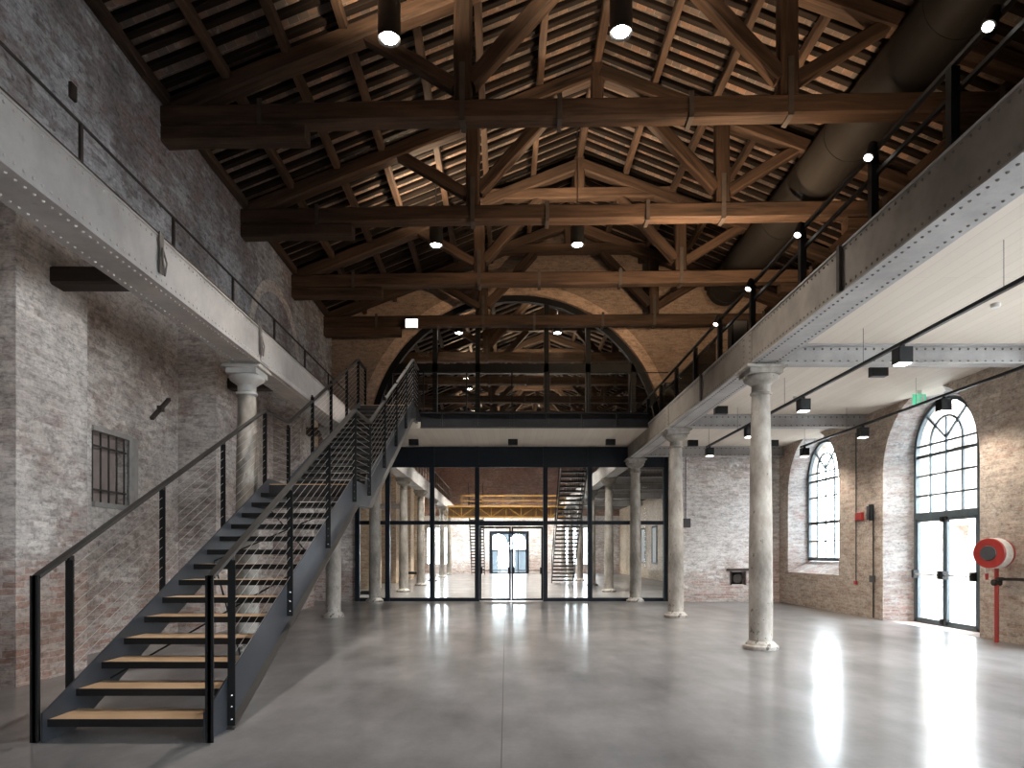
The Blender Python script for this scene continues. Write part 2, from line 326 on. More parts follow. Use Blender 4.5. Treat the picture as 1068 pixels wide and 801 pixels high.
# ------------------------------------------------------------------ mesh builder
WLOC = {}
class MB:
    def __init__(s): s.v = []; s.f = []
    def add(s, vs, fs):
        o = len(s.v); s.v += [tuple(v) for v in vs]; s.f += [tuple(i+o for i in f) for f in fs]; return s
    def box(s, x0, x1, y0, y1, z0, z1):
        vs = [(x0,y0,z0),(x1,y0,z0),(x1,y1,z0),(x0,y1,z0),(x0,y0,z1),(x1,y0,z1),(x1,y1,z1),(x0,y1,z1)]
        return s.add(vs, [(0,3,2,1),(4,5,6,7),(0,1,5,4),(1,2,6,5),(2,3,7,6),(3,0,4,7)])
    def bar(s, p, q, w, h, up=(0,0,1)):
        p, q = Vector(p), Vector(q); d = (q-p).normalized(); up = Vector(up)
        if abs(d.dot(up)) > 0.99: up = Vector((0,1,0))
        a = d.cross(up).normalized(); u = a.cross(d)
        vs = [c + a*(sx*w/2) + u*(sz*h/2) for c in (p, q) for sx, sz in ((-1,-1),(1,-1),(1,1),(-1,1))]
        return s.add(vs, [(3,2,1,0),(4,5,6,7),(0,1,5,4),(1,2,6,5),(2,3,7,6),(3,0,4,7)])
    def tube(s, pts, r, n=8, cap=True):
        pts = [Vector(p) for p in pts]; rings = []
        rs = r if isinstance(r, (list, tuple)) else [r]*len(pts)
        prev = None
        for i, p in enumerate(pts):
            d = (pts[min(i+1, len(pts)-1)] - pts[max(i-1, 0)]).normalized()
            if prev is None:
                a = d.cross(Vector((0,0,1)))
                if a.length < 0.05: a = d.cross(Vector((0,1,0)))
                a.normalize()
            else:
                a = (prev - d*prev.dot(d)).normalized()
            prev = a; b = d.cross(a)
            rings.append([p + (a*math.cos(2*PI*k/n) + b*math.sin(2*PI*k/n))*rs[i] for k in range(n)])
        vs = [v for rg in rings for v in rg]; fs = []
        for i in range(len(pts)-1):
            for k in range(n):
                fs.append((i*n+k, i*n+(k+1)%n, (i+1)*n+(k+1)%n, (i+1)*n+k))
        if cap: fs += [tuple(range(n-1, -1, -1)), tuple(range((len(pts)-1)*n, len(pts)*n))]
        return s.add(vs, fs)
    def lathe(s, prof, c=(0,0,0), n=28):
        vs = [(c[0]+r*math.cos(2*PI*k/n), c[1]+r*math.sin(2*PI*k/n), c[2]+z) for r, z in prof for k in range(n)]
        fs = []
        for i in range(len(prof)-1):
            for k in range(n): fs.append((i*n+k, i*n+(k+1)%n, (i+1)*n+(k+1)%n, (i+1)*n+k))
        fs += [tuple(range(n-1, -1, -1)), tuple(range((len(prof)-1)*n, len(prof)*n))]
        return s.add(vs, fs)
    def poly(s, outline, holes, axis, a0, a1):
        """extrude a 2-D polygon with holes between a0 and a1 along axis ('X': outline is (y,z); 'Y': (x,z); 'Z': (x,y))"""
        loops = [outline] + list(holes)
        tri = tessellate_polygon([[Vector((p[0], p[1], 0)) for p in lp] for lp in loops])
        flat = [p for lp in loops for p in lp]
        def P(p, a): return {'X': (a, p[0], p[1]), 'Y': (p[0], a, p[1]), 'Z': (p[0], p[1], a)}[axis]
        n = len(flat)
        s.add([P(p, a0) for p in flat] + [P(p, a1) for p in flat], [])
        o = len(s.v) - 2*n
        for t in tri:
            s.f.append(tuple(o+i for i in t)); s.f.append(tuple(o+n+i for i in reversed(t)))
        st = 0
        for lp in loops:
            m = len(lp)
            for k in range(m):
                i, j = st+k, st+(k+1) % m
                s.f.append((o+i, o+j, o+n+j, o+n+i))
            st += m
        return s
    def rivet(s, c, nrm, r=0.014):
        c = Vector(c); nrm = Vector(nrm); a = nrm.orthogonal().normalized(); b = nrm.cross(a)
        ring = [c + (a*math.cos(PI*k/3) + b*math.sin(PI*k/3))*r for k in range(6)]
        top = [c + nrm*r*0.7 + (a*math.cos(PI*k/3) + b*math.sin(PI*k/3))*r*0.55 for k in range(6)]
        return s.add(ring+top, [(k, (k+1)%6, 6+(k+1)%6, 6+k) for k in range(6)] + [tuple(range(6, 12))])
    def build(s, name, mat, parent=None, smooth=False, origin=None, bevel=0.0, recalc=True):
        me = bpy.data.meshes.new(name)
        if parent is not None: org = WLOC[parent]
        elif origin is not None: org = Vector(origin)
        else:
            xs = [v[0] for v in s.v]; ys = [v[1] for v in s.v]; zs = [v[2] for v in s.v]
            org = Vector(((min(xs)+max(xs))/2, (min(ys)+max(ys))/2, min(zs)))
        me.from_pydata([Vector(v)-org for v in s.v], [], s.f)
        if recalc:
            bm = bmesh.new(); bm.from_mesh(me); bmesh.ops.recalc_face_normals(bm, faces=bm.faces[:]); bm.to_mesh(me); bm.free()
        me.materials.append(M[mat] if isinstance(mat, str) else mat)
        if smooth:
            me.polygons.foreach_set('use_smooth', [True]*len(me.polygons))
            me.set_sharp_from_angle(angle=math.radians(40))
        o = bpy.data.objects.new(name, me); COL.objects.link(o)
        if parent is not None: o.parent = parent
        else: o.location = org
        WLOC[o] = org
        if bevel:
            bv = o.modifiers.new('bevel', 'BEVEL'); bv.width = bevel; bv.segments = 2; bv.limit_method = 'ANGLE'
        return o

def T(name, label, cat, loc, group=None, rz=0):
    o = bpy.data.objects.new(name, None); COL.objects.link(o); o.location = loc; o.rotation_euler = (0, 0, rz)
    o.empty_display_size = 0.1
    o['label'] = label; o['category'] = cat
    if group: o['group'] = group
    WLOC[o] = Vector(loc); return o
def tag(o, label, cat, group=None):
    o['label'] = label; o['category'] = cat
    if group: o['group'] = group
    return o
def ST(mb, name, mat, smooth=False, recalc=True):
    o = mb.build(name, mat, origin=(0,0,0), smooth=smooth, recalc=recalc); o['kind'] = 'structure'; return o
def STE(name, loc=(0,0,0)):
    o = bpy.data.objects.new(name, None); COL.objects.link(o); o.location = loc; o['kind'] = 'structure'; WLOC[o] = Vector(loc); return o
def kids(o): return [c for c in bpy.data.objects if c.parent == o]
CH = {}
def copy_tree(src, loc, label=None, group=None, rz=None, parent=None):
    if src not in CH: CH[src] = kids(src)
    c = src.copy(); COL.objects.link(c)
    if parent is not None: c.parent = parent
    else:
        c.location = loc
        if rz is not None: c.rotation_euler = (0, 0, rz)
        WLOC[c] = Vector(loc)
        if label: c['label'] = label
        if group: c['group'] = group
    for k in CH[src]: copy_tree(k, None, parent=c)
    return c

def timber(name, p, q, w, h, mat, parent=None, up=(0,0,1), jit=0.006, seg=5, ch=0.12):
    """a squared log from p to q (in the parent's own frame) with chamfered, slightly wavy arrises; grain runs along local X"""
    p, q = Vector(p), Vector(q); d = q-p; ln = d.length; d.normalize(); up = Vector(up)
    if abs(d.dot(up)) > 0.98: up = Vector((0,1,0))
    a = up.cross(d).normalized(); u = d.cross(a)
    c = min(w, h)*ch
    prof = [(-w/2+c,-h/2),(w/2-c,-h/2),(w/2,-h/2+c),(w/2,h/2-c),(w/2-c,h/2),(-w/2+c,h/2),(-w/2,h/2-c),(-w/2,-h/2+c)]
    vs = []; fs = []
    for i in range(seg+1):
        dy, dz = random.uniform(-jit, jit), random.uniform(-jit, jit)
        for (y, z) in prof: vs.append((ln*i/seg, y+dy+random.uniform(-jit, jit)*0.5, z+dz+random.uniform(-jit, jit)*0.5))
    for i in range(seg):
        for k in range(8): fs.append((i*8+k, i*8+(k+1)%8, (i+1)*8+(k+1)%8, (i+1)*8+k))
    fs += [tuple(range(7,-1,-1)), tuple(range(seg*8, seg*8+8))]
    me = bpy.data.meshes.new(name); me.from_pydata(vs, [], fs); me.materials.append(M[mat])
    o = bpy.data.objects.new(name, me); COL.objects.link(o)
    mt = Matrix((( d.x, a.x, u.x, p.x), (d.y, a.y, u.y, p.y), (d.z, a.z, u.z, p.z), (0,0,0,1)))
    if parent is not None: o.parent = parent
    o.matrix_basis = mt
    return o

def arch_pts(c, half, z0, zs, n=18):
    """outline of a round-headed opening: from (c-half,z0) up, over and down to (c+half,z0)"""
    pts = [(c-half, z0), (c-half, zs)]
    for k in range(1, n): 
        t = PI - PI*k/n
        pts.append((c+half*math.cos(t), zs+half*math.sin(t)))
    pts += [(c+half, zs), (c+half, z0)]
    return pts

# ================================================================== dimensions
WL, WREC, WR, WRU = -5.1, -5.77, 7.88, 8.58        # left pier face, left recess, right wall face, right upper wall
Y0, YG, YE = -4.0, 19.95, 47.5                     # wall behind the camera, gable and glazing, far end wall
GX, GZ0, GZ1 = 3.72, 4.13, 4.63                    # girder axis, bottom, top
DECK = 4.66; CLT = 4.43
RX = 1.73                                          # ridge
def TZ(x): return 10.33+0.4*RX - 0.4*abs(x-RX)     # underside of the roof tiles

# ================================================================== setting
ST(MB().box(-6.4, 9.0, Y0-0.5, YE+0.5, -0.2, 0.0), 'floor', 'floor')
ST(MB().box(-0.037, -0.029, Y0, 14.3, -0.01, 0.0012), 'trim_1', 'joint')

# left wall: recessed bays between brick piers under the gallery, flush wall above
wl = MB()
PIERS = [(-3.0,-1.7), (2.15,3.4), (7.1,8.31), (12.0,13.2), (16.9,18.1)]
def left_bays(mb, piers, ya, yb, holes):
    y = ya
    edges = []
    for a, b in piers: edges += [('w', y, a), ('p', a, b)]; y = b
    edges.append(('w', y, yb))
    for k, a, b in edges:
        if k == 'p': mb.box(WL-0.9, WL, a, b, 0, 5.62)
        else:
            hs = [h for h in holes if a < h[0][0] < b]
            mb.poly([(a,0),(b,0),(b,5.62),(a,5.62)], hs, 'X', WREC-0.3, WREC)
GR = (9.5, 10.42, 2.12, 3.12)
left_bays(wl, PIERS, Y0, YG+0.2, [[(GR[0],GR[2]),(GR[1],GR[2]),(GR[1],GR[3]),(GR[0],GR[3])]])
ST(wl, 'wall_left', 'brick_left')
ST(MB().box(WL-0.9, WL, Y0, YG+0.2, 5.6, TZ(WL)-0.02), 'wall_left_upper', 'brick_upper')
pa = [(15.2+1.5*math.cos(PI*k/24), 5.62+1.5*math.sin(PI*k/24)) for k in range(25)] + [(15.2+1.74*math.cos(PI-PI*k/24), 5.62+1.74*math.sin(PI-PI*k/24)) for k in range(25)]
ST(MB().poly(pa, [], 'X', WL-0.02, WL+0.012), 'trim_relieving_arch', 'brick_left')
wlr = MB()
PR = [(21.8,23.0), (26.7,27.9), (31.6,32.8), (36.5,37.7), (41.4,42.6)]
RWL = [39.5, 44.6]
left_bays(wlr, PR, YG+0.2, YE, [list(reversed(arch_pts(c, 0.95, 1.1, 3.1, 10))) for c in RWL])
ST(wlr, 'wall_left_rear', 'brick_rear')
ST(MB().box(WL-0.9, WL, YG+0.2, YE, 5.6, TZ(WL)-0.02), 'wall_left_rear_upper', 'brick_red')

# right wall with round-headed openings, splayed white reveals
GXW = 8.40
OPEN = [(12.82, 13.03, 0.0, 0.0), (17.63, 17.95, 0.88, 1.2)]
BIG = [(6.3, 9.6), (1.9, 5.6), (-3.2, 1.2)]      # unseen large windows, added beside and behind the camera to admit more daylight
FH, FS, GH, GS = 1.46, 3.05, 0.97, 3.42
holes_f = [list(reversed(arch_pts(f, FH, max(zf, 0.002), FS))) for f, g, zf, zg in OPEN] + [[(a, 0.5), (a, 4.3), (b, 4.3), (b, 0.5)] for a, b in BIG]
holes_g = [list(reversed(arch_pts(g, GH, max(zg, 0.002), GS))) for f, g, zf, zg in OPEN] + [[(a, 0.5), (a, 4.3), (b, 4.3), (b, 0.5)] for a, b in BIG]
out = [(Y0, 0), (YG-0.2, 0), (YG-0.2, 4.62), (Y0, 4.62)]
wr = MB().poly(out, holes_f, 'X', WR, WR+0.02)
wr.poly(out, holes_g, 'X', GXW+0.06, GXW+0.25)
ST(wr, 'wall_right', 'brick_right')
for i, (f, g, zf, zg) in enumerate(OPEN):
    a, b = arch_pts(f, FH, max(zf, 0.002), FS), arch_pts(g, GH, max(zg, 0.002), GS)
    n = len(a)
    rv = MB().add([(WR+0.01, p[0], p[1]) for p in a] + [(GXW+0.07, p[0], p[1]) for p in b], [(k, k+1, n+k+1, n+k) for k in range(n-1)] + [(n-1, 0, n, 2*n-1)])
    ST(rv, 'trim_%d' % (i+2), 'brick_reveal')
for i, (a, b) in enumerate(BIG):
    rv = MB().box(WR+0.02, GXW+0.06, a-0.02, a, 0.48, 4.32).box(WR+0.02, GXW+0.06, b, b+0.02, 0.48, 4.32).box(WR+0.02, GXW+0.06, a, b, 0.48, 0.5).box(WR+0.02, GXW+0.06, a, b, 4.3, 4.32)
    ST(rv, 'trim_%d' % (i+4), 'plaster')
ST(MB().box(WRU, WRU+0.3, Y0, YE, 4.55, TZ(WRU)-0.02), 'wall_right_upper', 'brick_upper')
wrr = MB()
wrr.box(WR, WR+0.5, YG-0.2, YE, 0, 4.62)
ST(wrr, 'wall_right_rear', 'brick_rear')

# walls across: gable with the big arch, aisle end wall, ends
AC, AR, AZ = 0.28, 4.35, 4.66
def arc(c, r, z, n, a0=0.0, a1=PI): return [(c+r*math.cos(a0+(a1-a0)*k/n), z+r*math.sin(a0+(a1-a0)*k/n)) for k in range(n+1)]
gout = [(WL-0.4, 4.52), (WRU+0.2, 4.52), (WRU+0.2, TZ(WRU+0.2)), (RX, TZ(RX)), (WL-0.4, TZ(WL-0.4))]
ghole = [(AC-AR, AZ-0.06)] + [(AC+AR*math.cos(PI-PI*k/40), AZ+AR*math.sin(PI-PI*k/40)) for k in range(41)] + [(AC+AR, AZ-0.06)]
ST(MB().poly(gout, [ghole], 'Y', YG, YG+0.5), 'wall_gable', 'brick_gable')
ring = [(AC+(AR+0.01)*math.cos(PI*k/48), AZ+(AR+0.01)*math.sin(PI*k/48)) for k in range(49)] + [(AC+(AR+0.27)*math.cos(PI-PI*k/48), AZ+(AR+0.27)*math.sin(PI-PI*k/48)) for k in range(49)]
rg = MB().poly(ring, [], 'Y', YG-0.035, YG+0.06)
ri = [(AC+(AR+0.01)*math.cos(PI*k/48), AZ+(AR+0.01)*math.sin(PI*k/48)) for k in range(49)] + [(AC+(AR-0.015)*math.cos(PI-PI*k/48), AZ+(AR-0.015)*math.sin(PI-PI*k/48)) for k in range(49)]
rg.poly(ri, [], 'Y', YG-0.03, YG+0.45)
ST(rg, 'trim_arch', 'brick_arch', smooth=True)
NI = (6.42, 7.02, 0.47, 0.98)    # small dark hole under an iron lintel
ST(MB().poly([(4.72,0),(WR+0.6,0),(WR+0.6,4.62),(4.72,4.62)], [[(6.50,0.50),(6.50,0.86),(6.88,0.86),(6.88,0.50)]], 'Y', YG-0.25, YG+0.15), 'wall_back_right', 'brick_white')
ST(MB().box(-6.2, -4.43, YG+0.05, YG+0.4, 0, 4.52), 'wall_back_left', 'brick_left')
DR = (-1.05, 1.45, 2.83)
EW = [(-5.5,-4.0), (3.9,6.1)]
eo = [(-6.2,0.0),(8.9,0.0),(8.9,4.0),(-6.2,4.0)]
ST(MB().poly(eo, [[(DR[0],0.002),(DR[0],DR[2]),(DR[1],DR[2]),(DR[1],0.002)]] + [[(a,0.6),(a,3.2),(b,3.2),(b,0.6)] for a, b in EW], 'Y', YE, YE+0.4), 'wall_end', 'brick_white')
ST(MB().poly([(-6.2,4.0),(8.9,4.0),(8.9,TZ(8.9)+0.1),(RX,TZ(RX)),(-6.2,TZ(-6.2)+0.1)], [], 'Y', YE, YE+0.4), 'wall_end_upper', 'brick_red')
FD = (-0.55, 0.55, 2.1)      # unseen doorway behind the camera, added for frontal fill light
bh = [[(FD[0],0.002),(FD[0],FD[2]),(FD[1],FD[2]),(FD[1],0.002)]]
ST(MB().poly([(-6.2,0),(8.9,0),(8.9,TZ(8.9)+0.1),(RX,TZ(RX)),(-6.2,TZ(-6.2)+0.1)], bh, 'Y', Y0-0.4, Y0), 'wall_front', 'brick_left')

# roof: tile skin on two slopes (common rafters, purlins and trusses are timbers of their own)
for sx, nm in ((-1, 'ceiling_roof_left'), (1, 'ceiling_roof_right')):
    x1 = -6.3 if sx < 0 else 9.2
    vs = [(RX, Y0-0.5, TZ(RX)), (x1, Y0-0.5, TZ(x1)), (x1, YE+0.5, TZ(x1)), (RX, YE+0.5, TZ(RX))]
    ST(MB().add(vs + [(a, b, c+0.08) for a, b, c in vs], [(0,1,2,3),(7,6,5,4),(0,4,5,1),(1,5,6,2),(2,6,7,3),(3,7,4,0)]), nm, 'tile')
# upper floors
ST(MB().box(GX+0.205, WRU+0.3, Y0, YG-0.25, CLT, CLT+0.2), 'ceiling_right', 'clt')
ST(MB().box(GX+0.205, WRU+0.3, YG-0.25, YE, CLT, CLT+0.2), 'ceiling_right_rear', 'deckwood')
ST(MB().box(-4.45, -GX+0.19, Y0, YG-0.02, 4.632, 4.66).box(-4.45, -GX+0.19, YG+0.52, YE, 4.632, 4.66), 'floor_gallery_left', 'deckwood')

# outdoors
ST(MB().box(-40, 60, -40, 100, -0.35, -0.25), 'pavement', 'pavement')
fo = [(2, -0.3), (34, -0.3), (34, 8.5), (2, 8.5)]
fh = [[(y, z), (y+1.1, z), (y+1.1, z+1.8), (y, z+1.8)] for y in range(4, 32, 3) for z in (0.9, 4.6)]
fac = tag(MB().poly(fo, [list(reversed(h)) for h in fh], 'X', 21, 24).build('street_facade', 'facade'), 'pale brick house front across the street outside the arched glass door', 'building')
arcade = MB().poly([(-3,-0.3),(3.2,-0.3),(3.2,5),(-3,5)], [list(reversed(arch_pts(c, 0.62, 1.72, 2.3, 12))) for c in (-2.1,-0.62,0.9,2.4)], 'Y', 54, 54.5)
tag(arcade.build('arcade_wall', 'fence'), 'grey outdoor wall with round arches seen through the far door', 'wall')

tag(MB().box(-3, 3, YE+0.42, 55, 5.0, 5.3).build('sky_blocker_roof', 'fence'), 'added grey roof slab blocking sky light outside the far door', 'roof')  # added roof cuts the sky light falling on the far door
# daylight enters through the glass: portals guide the sky's light
for f, g, zf, zg in OPEN: portal('portal', (GXW+0.3, g, (zg+4.4)/2), (0, PI/2, 0), 4.4-zg, 1.94)
for a, b in BIG: portal('portal', (GXW+0.3, (a+b)/2, 2.4), (0, PI/2, 0), 3.8, b-a)
for a, b in EW: portal('portal', ((a+b)/2, YE+0.5, 1.9), (-PI/2, 0, 0), b-a, 2.6)
for c in RWL: portal('portal', (WREC-0.4, c, 2.6), (0, -PI/2, 0), 3.0, 1.9)
portal('portal', ((DR[0]+DR[1])/2, YE+0.5, 1.42), (-PI/2, 0, 0), 2.5, 2.83)
portal('portal', (0, Y0-0.5, FD[2]/2), (PI/2, 0, 0), FD[1]-FD[0], FD[2])

# ================================================================== windows and glass doors of the right wall
def half_arc_bar(mb, X, c, r, z, w, d, n=20, a0=0.0, a1=PI):
    pts = [(X, c+r*math.cos(a0+(a1-a0)*k/n), z+r*math.sin(a0+(a1-a0)*k/n)) for k in range(n+1)]
    for p, q in zip(pts, pts[1:]): mb.bar(p, q, w, d, (1,0,0))
def arched_window(name, c, zb, door):
    root = STE(name, (GXW, c, zb)); X = GXW
    fr = MB()
    half_arc_bar(fr, X, c, GH-0.035, GS, 0.07, 0.08)
    for s in (-1, 1): fr.box(X-0.04, X+0.04, c+s*(GH-0.035)-0.035, c+s*(GH-0.035)+0.035, zb, GS)
    fr.box(X-0.04, X+0.04, c-GH, c+GH, zb, zb+(0.05 if door else 0.09))
    fr.build('frame', 'winframe', root)
    zt = 2.13 if door else zb+0.05
    mu = MB()
    for z in ((3.55, 3.34, 2.95, 2.55) if door else (3.55, 3.34, 2.9, 1.72)):
        hw = math.sqrt(max(0.01, (GH-0.04)**2-(z-GS)**2)) if z > GS else GH-0.04
        mu.box(X-0.02, X+0.02, c-hw, c+hw, z-0.019 if z != 3.34 else z-0.03, z+0.019 if z != 3.34 else z+0.03)
    for dy in (-0.48, 0, 0.48): mu.box(X-0.018, X+0.018, c+dy-0.02, c+dy+0.02, zt, 3.55 if dy else 3.64)
    half_arc_bar(mu, X, c, 0.48, 3.55, 0.04, 0.036)
    for t in (PI*0.25, PI/2, PI*0.75):
        R = 0.48 if t == PI/2 else (GH-0.02)
        mu.bar((X, c, 3.62), (X, c+R*math.cos(t), 3.52+R*math.sin(t)), 0.04, 0.036, (1,0,0))
    mu.build('glazing_bars', 'winframe', root)
    if not door: MB().box(X-0.035, X+0.035, c-GH+0.04, c+GH-0.04, 2.17, 2.25).build('transom', 'winframe', root)
    pane = arch_pts(c, GH-0.04, zt, GS, 20)
    MB().poly(pane, [], 'X', X-0.004, X+0.004).build('pane', 'glass', root)
    if door:
        MB().box(X-0.05, X+0.05, c-GH+0.02, c+GH-0.02, 2.09, 2.21).build('transom', 'winframe', root)
        for s in (-1, 1):
            y0, y1 = sorted((c+s*0.012, c+s*(GH-0.06)))
            lf = MB()
            lf.box(X-0.03, X+0.03, y0, y0+0.055, 0.03, 2.09).box(X-0.03, X+0.03, y1-0.055, y1, 0.03, 2.09)
            lf.box(X-0.03, X+0.03, y0, y1, 0.03, 0.10).box(X-0.03, X+0.03, y0, y1, 2.03, 2.09)
            leaf = lf.build('door_leaf', 'winframe', root)
            MB().box(X-0.004, X+0.004, y0+0.05, y1-0.05, 0.09, 2.04).build('pane', 'glass', leaf)
            MB().tube([(X-0.10, y0+0.03, 0.98), (X-0.10, y1-0.03, 0.98)], 0.016).build('push_bar', 'chrome', leaf)
            pb = MB()
            ye = y0+0.04 if s > 0 else y1-0.04
            pb.box(X-0.13, X-0.02, y0+0.005, y0+0.075, 0.90, 1.06).box(X-0.13, X-0.02, y1-0.075, y1-0.005, 0.90, 1.06)
            pb.box(X-0.07, X+0.0, ye-0.04, ye+0.04, 0.03, 0.14).box(X-0.07, X+0.0, ye-0.04, ye+0.04, 2.0, 2.1)
            pb.build('lock_box', 'black', leaf)
    return root
arched_window('door_1', OPEN[0][1], 0.0, True)
arched_window('window_1', OPEN[1][1], 1.2, False)
for i, (a, b) in enumerate(BIG):  # out-of-view windows, added for their daylight
    root = STE('window_%d' % (i+2), (GXW, (a+b)/2, 0.5)); fr = MB()
    for k in range(4): y = a+(b-a)*k/3; fr.box(GXW-0.03, GXW+0.03, max(a, y-0.03), min(b, y+0.03), 0.5, 4.3)
    for k in range(4): z = 0.5+3.8*k/3; fr.box(GXW-0.03, GXW+0.03, a, b, max(0.5, z-0.03), min(4.3, z+0.03))
    fr.build('frame', 'winframe', root)
    MB().box(GXW-0.004, GXW+0.004, a, b, 0.5, 4.3).build('pane', 'glass', root)
def rear_window(name, X, c, zb):
    root = STE(name, (X, c, zb)); fr = MB()
    half_arc_bar(fr, X, c, 0.92, 3.1, 0.07, 0.07, 12)
    for s in (-1, 0, 1): fr.box(X-0.03, X+0.03, c+s*0.92-0.03, c+s*0.92+0.03, zb, 3.1 if s else 4.0)
    for z in (zb+0.03, 1.8, 2.45, 3.1): fr.box(X-0.03, X+0.03, c-0.92, c+0.92, z-0.025, z+0.025)
    fr.build('frame', 'winframe', root)
    MB().poly(arch_pts(c, 0.93, zb, 3.1, 12), [], 'X', X-0.004, X+0.004).build('pane', 'glass', root)
for i, (a, b) in enumerate(EW):
    root = STE('window_%d' % (5+i), ((a+b)/2, YE, 0.6)); fr = MB()
    for k in range(4): x = a+(b-a)*k/3; fr.box(max(a, x-0.03), min(b, x+0.03), YE+0.1, YE+0.16, 0.6, 3.2)
    for z in (0.6, 1.9, 3.14): fr.box(a, b, YE+0.1, YE+0.16, z, z+0.06)
    fr.build('frame', 'winframe', root)
    MB().box(a, b, YE+0.125, YE+0.135, 0.6, 3.2).build('pane', 'glass', root)
for i, c in enumerate(RWL): rear_window('window_%d' % (8+i), WREC-0.2, c, 1.1)
# far end door
dr = STE('door_3', (0.2, YE, 0)); fr = MB()
fr.box(DR[0]-0.12, DR[0]+0.10, YE-0.05, YE+0.08, 0, DR[2]+0.1).box(DR[1]-0.10, DR[1]+0.12, YE-0.05, YE+0.08, 0, DR[2]+0.1).box(DR[0]+0.1, DR[1]-0.1, YE-0.05, YE+0.08, DR[2]-0.1, DR[2]+0.1)
fr.build('frame', 'navy', dr)
mu = MB()
for x in (-0.42, 0.2, 0.82): mu.box(x-0.035, x+0.035, YE-0.02, YE+0.05, 0, DR[2]-0.1)
mu.box(DR[0]+0.1, DR[1]-0.1, YE-0.02, YE+0.05, 1.52, 1.58).box(DR[0]+0.1, DR[1]-0.1, YE-0.02, YE+0.05, 0.0, 0.08)
mu.build('glazing_bars', 'navy', dr)
MB().box(DR[0]+0.1, DR[1]-0.1, YE+0.01, YE+0.018, 0.05, DR[2]-0.1).build('pane', 'glass', dr)
# tall shuttered windows along the rear right wall
for i, c in enumerate((24.3, 27.3, 30.3, 33.2, 36.2, 39.2)):
    r = STE('window_%d' % (10+i), (WR, c, 0.9)); X = WR
    MB().box(X-0.06, X+0.01, c-0.62, c+0.62, 0.82, 0.92).build('sill', 'stonetrim', r)
    b = MB()
    for s in (-1, 1): b.box(X-0.05, X+0.01, c+s*0.55-0.05, c+s*0.55+0.05, 0.92, 2.75)
    b.box(X-0.05, X+0.01, c-0.6, c+0.6, 2.75, 2.85); b.build('frame', 'deckwood', r)
    MB().box(X-0.02, X+0.01, c-0.5, c+0.5, 0.92, 2.75).build('shutter', 'plaster', r)

# ================================================================== trusses, purlins, rafters
def make_truss():
    t = T('roof_truss', 'old timber roof truss nearest the entrance, its tie beam lowest across the view', 'roof truss', (RX, 10.02, 0), 'roof trusses of the front hall', rz=-0.026)
    H = 6.83
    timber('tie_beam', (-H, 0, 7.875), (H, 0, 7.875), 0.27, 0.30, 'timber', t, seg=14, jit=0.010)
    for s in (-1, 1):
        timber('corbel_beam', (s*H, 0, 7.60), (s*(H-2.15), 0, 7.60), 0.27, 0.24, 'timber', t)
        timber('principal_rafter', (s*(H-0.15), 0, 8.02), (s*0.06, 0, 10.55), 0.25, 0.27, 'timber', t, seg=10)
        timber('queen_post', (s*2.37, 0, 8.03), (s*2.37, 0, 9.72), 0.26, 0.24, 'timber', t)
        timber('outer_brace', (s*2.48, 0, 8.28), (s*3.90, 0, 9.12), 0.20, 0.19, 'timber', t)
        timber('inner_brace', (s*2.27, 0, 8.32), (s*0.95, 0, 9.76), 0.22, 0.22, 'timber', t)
        st = MB().box(WLOC[t].x+s*2.37-0.04, WLOC[t].x+s*2.37+0.04, WLOC[t].y-0.155, WLOC[t].y+0.155, 7.70, 7.72)
        for yy in (-0.155, 0.145): st.box(WLOC[t].x+s*2.37-0.04, WLOC[t].x+s*2.37+0.04, WLOC[t].y+yy, WLOC[t].y+yy+0.012, 7.70, 8.55)
        st.build('iron_strap', 'iron', t)
        for xx in (0.95, 5.35):
            sc = MB()
            sc.box(WLOC[t].x+s*xx-0.035, WLOC[t].x+s*xx+0.035, WLOC[t].y-0.155, WLOC[t].y+0.155, 7.69, 7.71)
            for yy in (-0.158, 0.146): sc.box(WLOC[t].x+s*xx-0.035, WLOC[t].x+s*xx+0.035, WLOC[t].y+yy, WLOC[t].y+yy+0.012, 7.69, 8.07)
            sc.build('iron_clamp', 'iron', t)
    timber('collar_beam', (-2.25, 0, 9.88), (2.25, 0, 9.88), 0.24, 0.26, 'timber', t, seg=8)
    timber('king_post', (0, 0, 9.98), (0, 0, 10.72), 0.24, 0.24, 'timber', t)
    return t
truss = make_truss()
TL = ['second timber roof truss from the entrance, just behind the first', 'third timber roof truss from the entrance, two bays before the gable arch', 'fourth timber roof truss, standing just before the arched gable wall']
for i, y in enumerate((13.05, 16.15, 19.05)): copy_tree(truss, (RX, y, 0), TL[i], rz=-0.026 if i < 2 else -0.02)
ORD = ['first', 'second', 'third', 'fourth', 'fifth', 'sixth', 'seventh', 'eighth', 'ninth', 'tenth', 'eleventh', 'twelfth']
for i in range(8): copy_tree(truss, (RX, 22.6+3.1*i, 0), '%s timber roof truss beyond the arched glazing of the gable' % ORD[i], group='roof trusses of the rear hall', rz=0.0)
PX = [-5.02, -4.13, -3.24, -2.39, -1.40, -0.45, 0.64]
PX2 = PX + [2*RX-x for x in PX]
nm = ['wall plate lying at the eaves', 'first purlin above the wall plate', 'second purlin above the wall plate', 'third purlin above the wall plate', 'fourth purlin above the wall plate', 'fifth purlin above the wall plate', 'topmost purlin below the ridge']
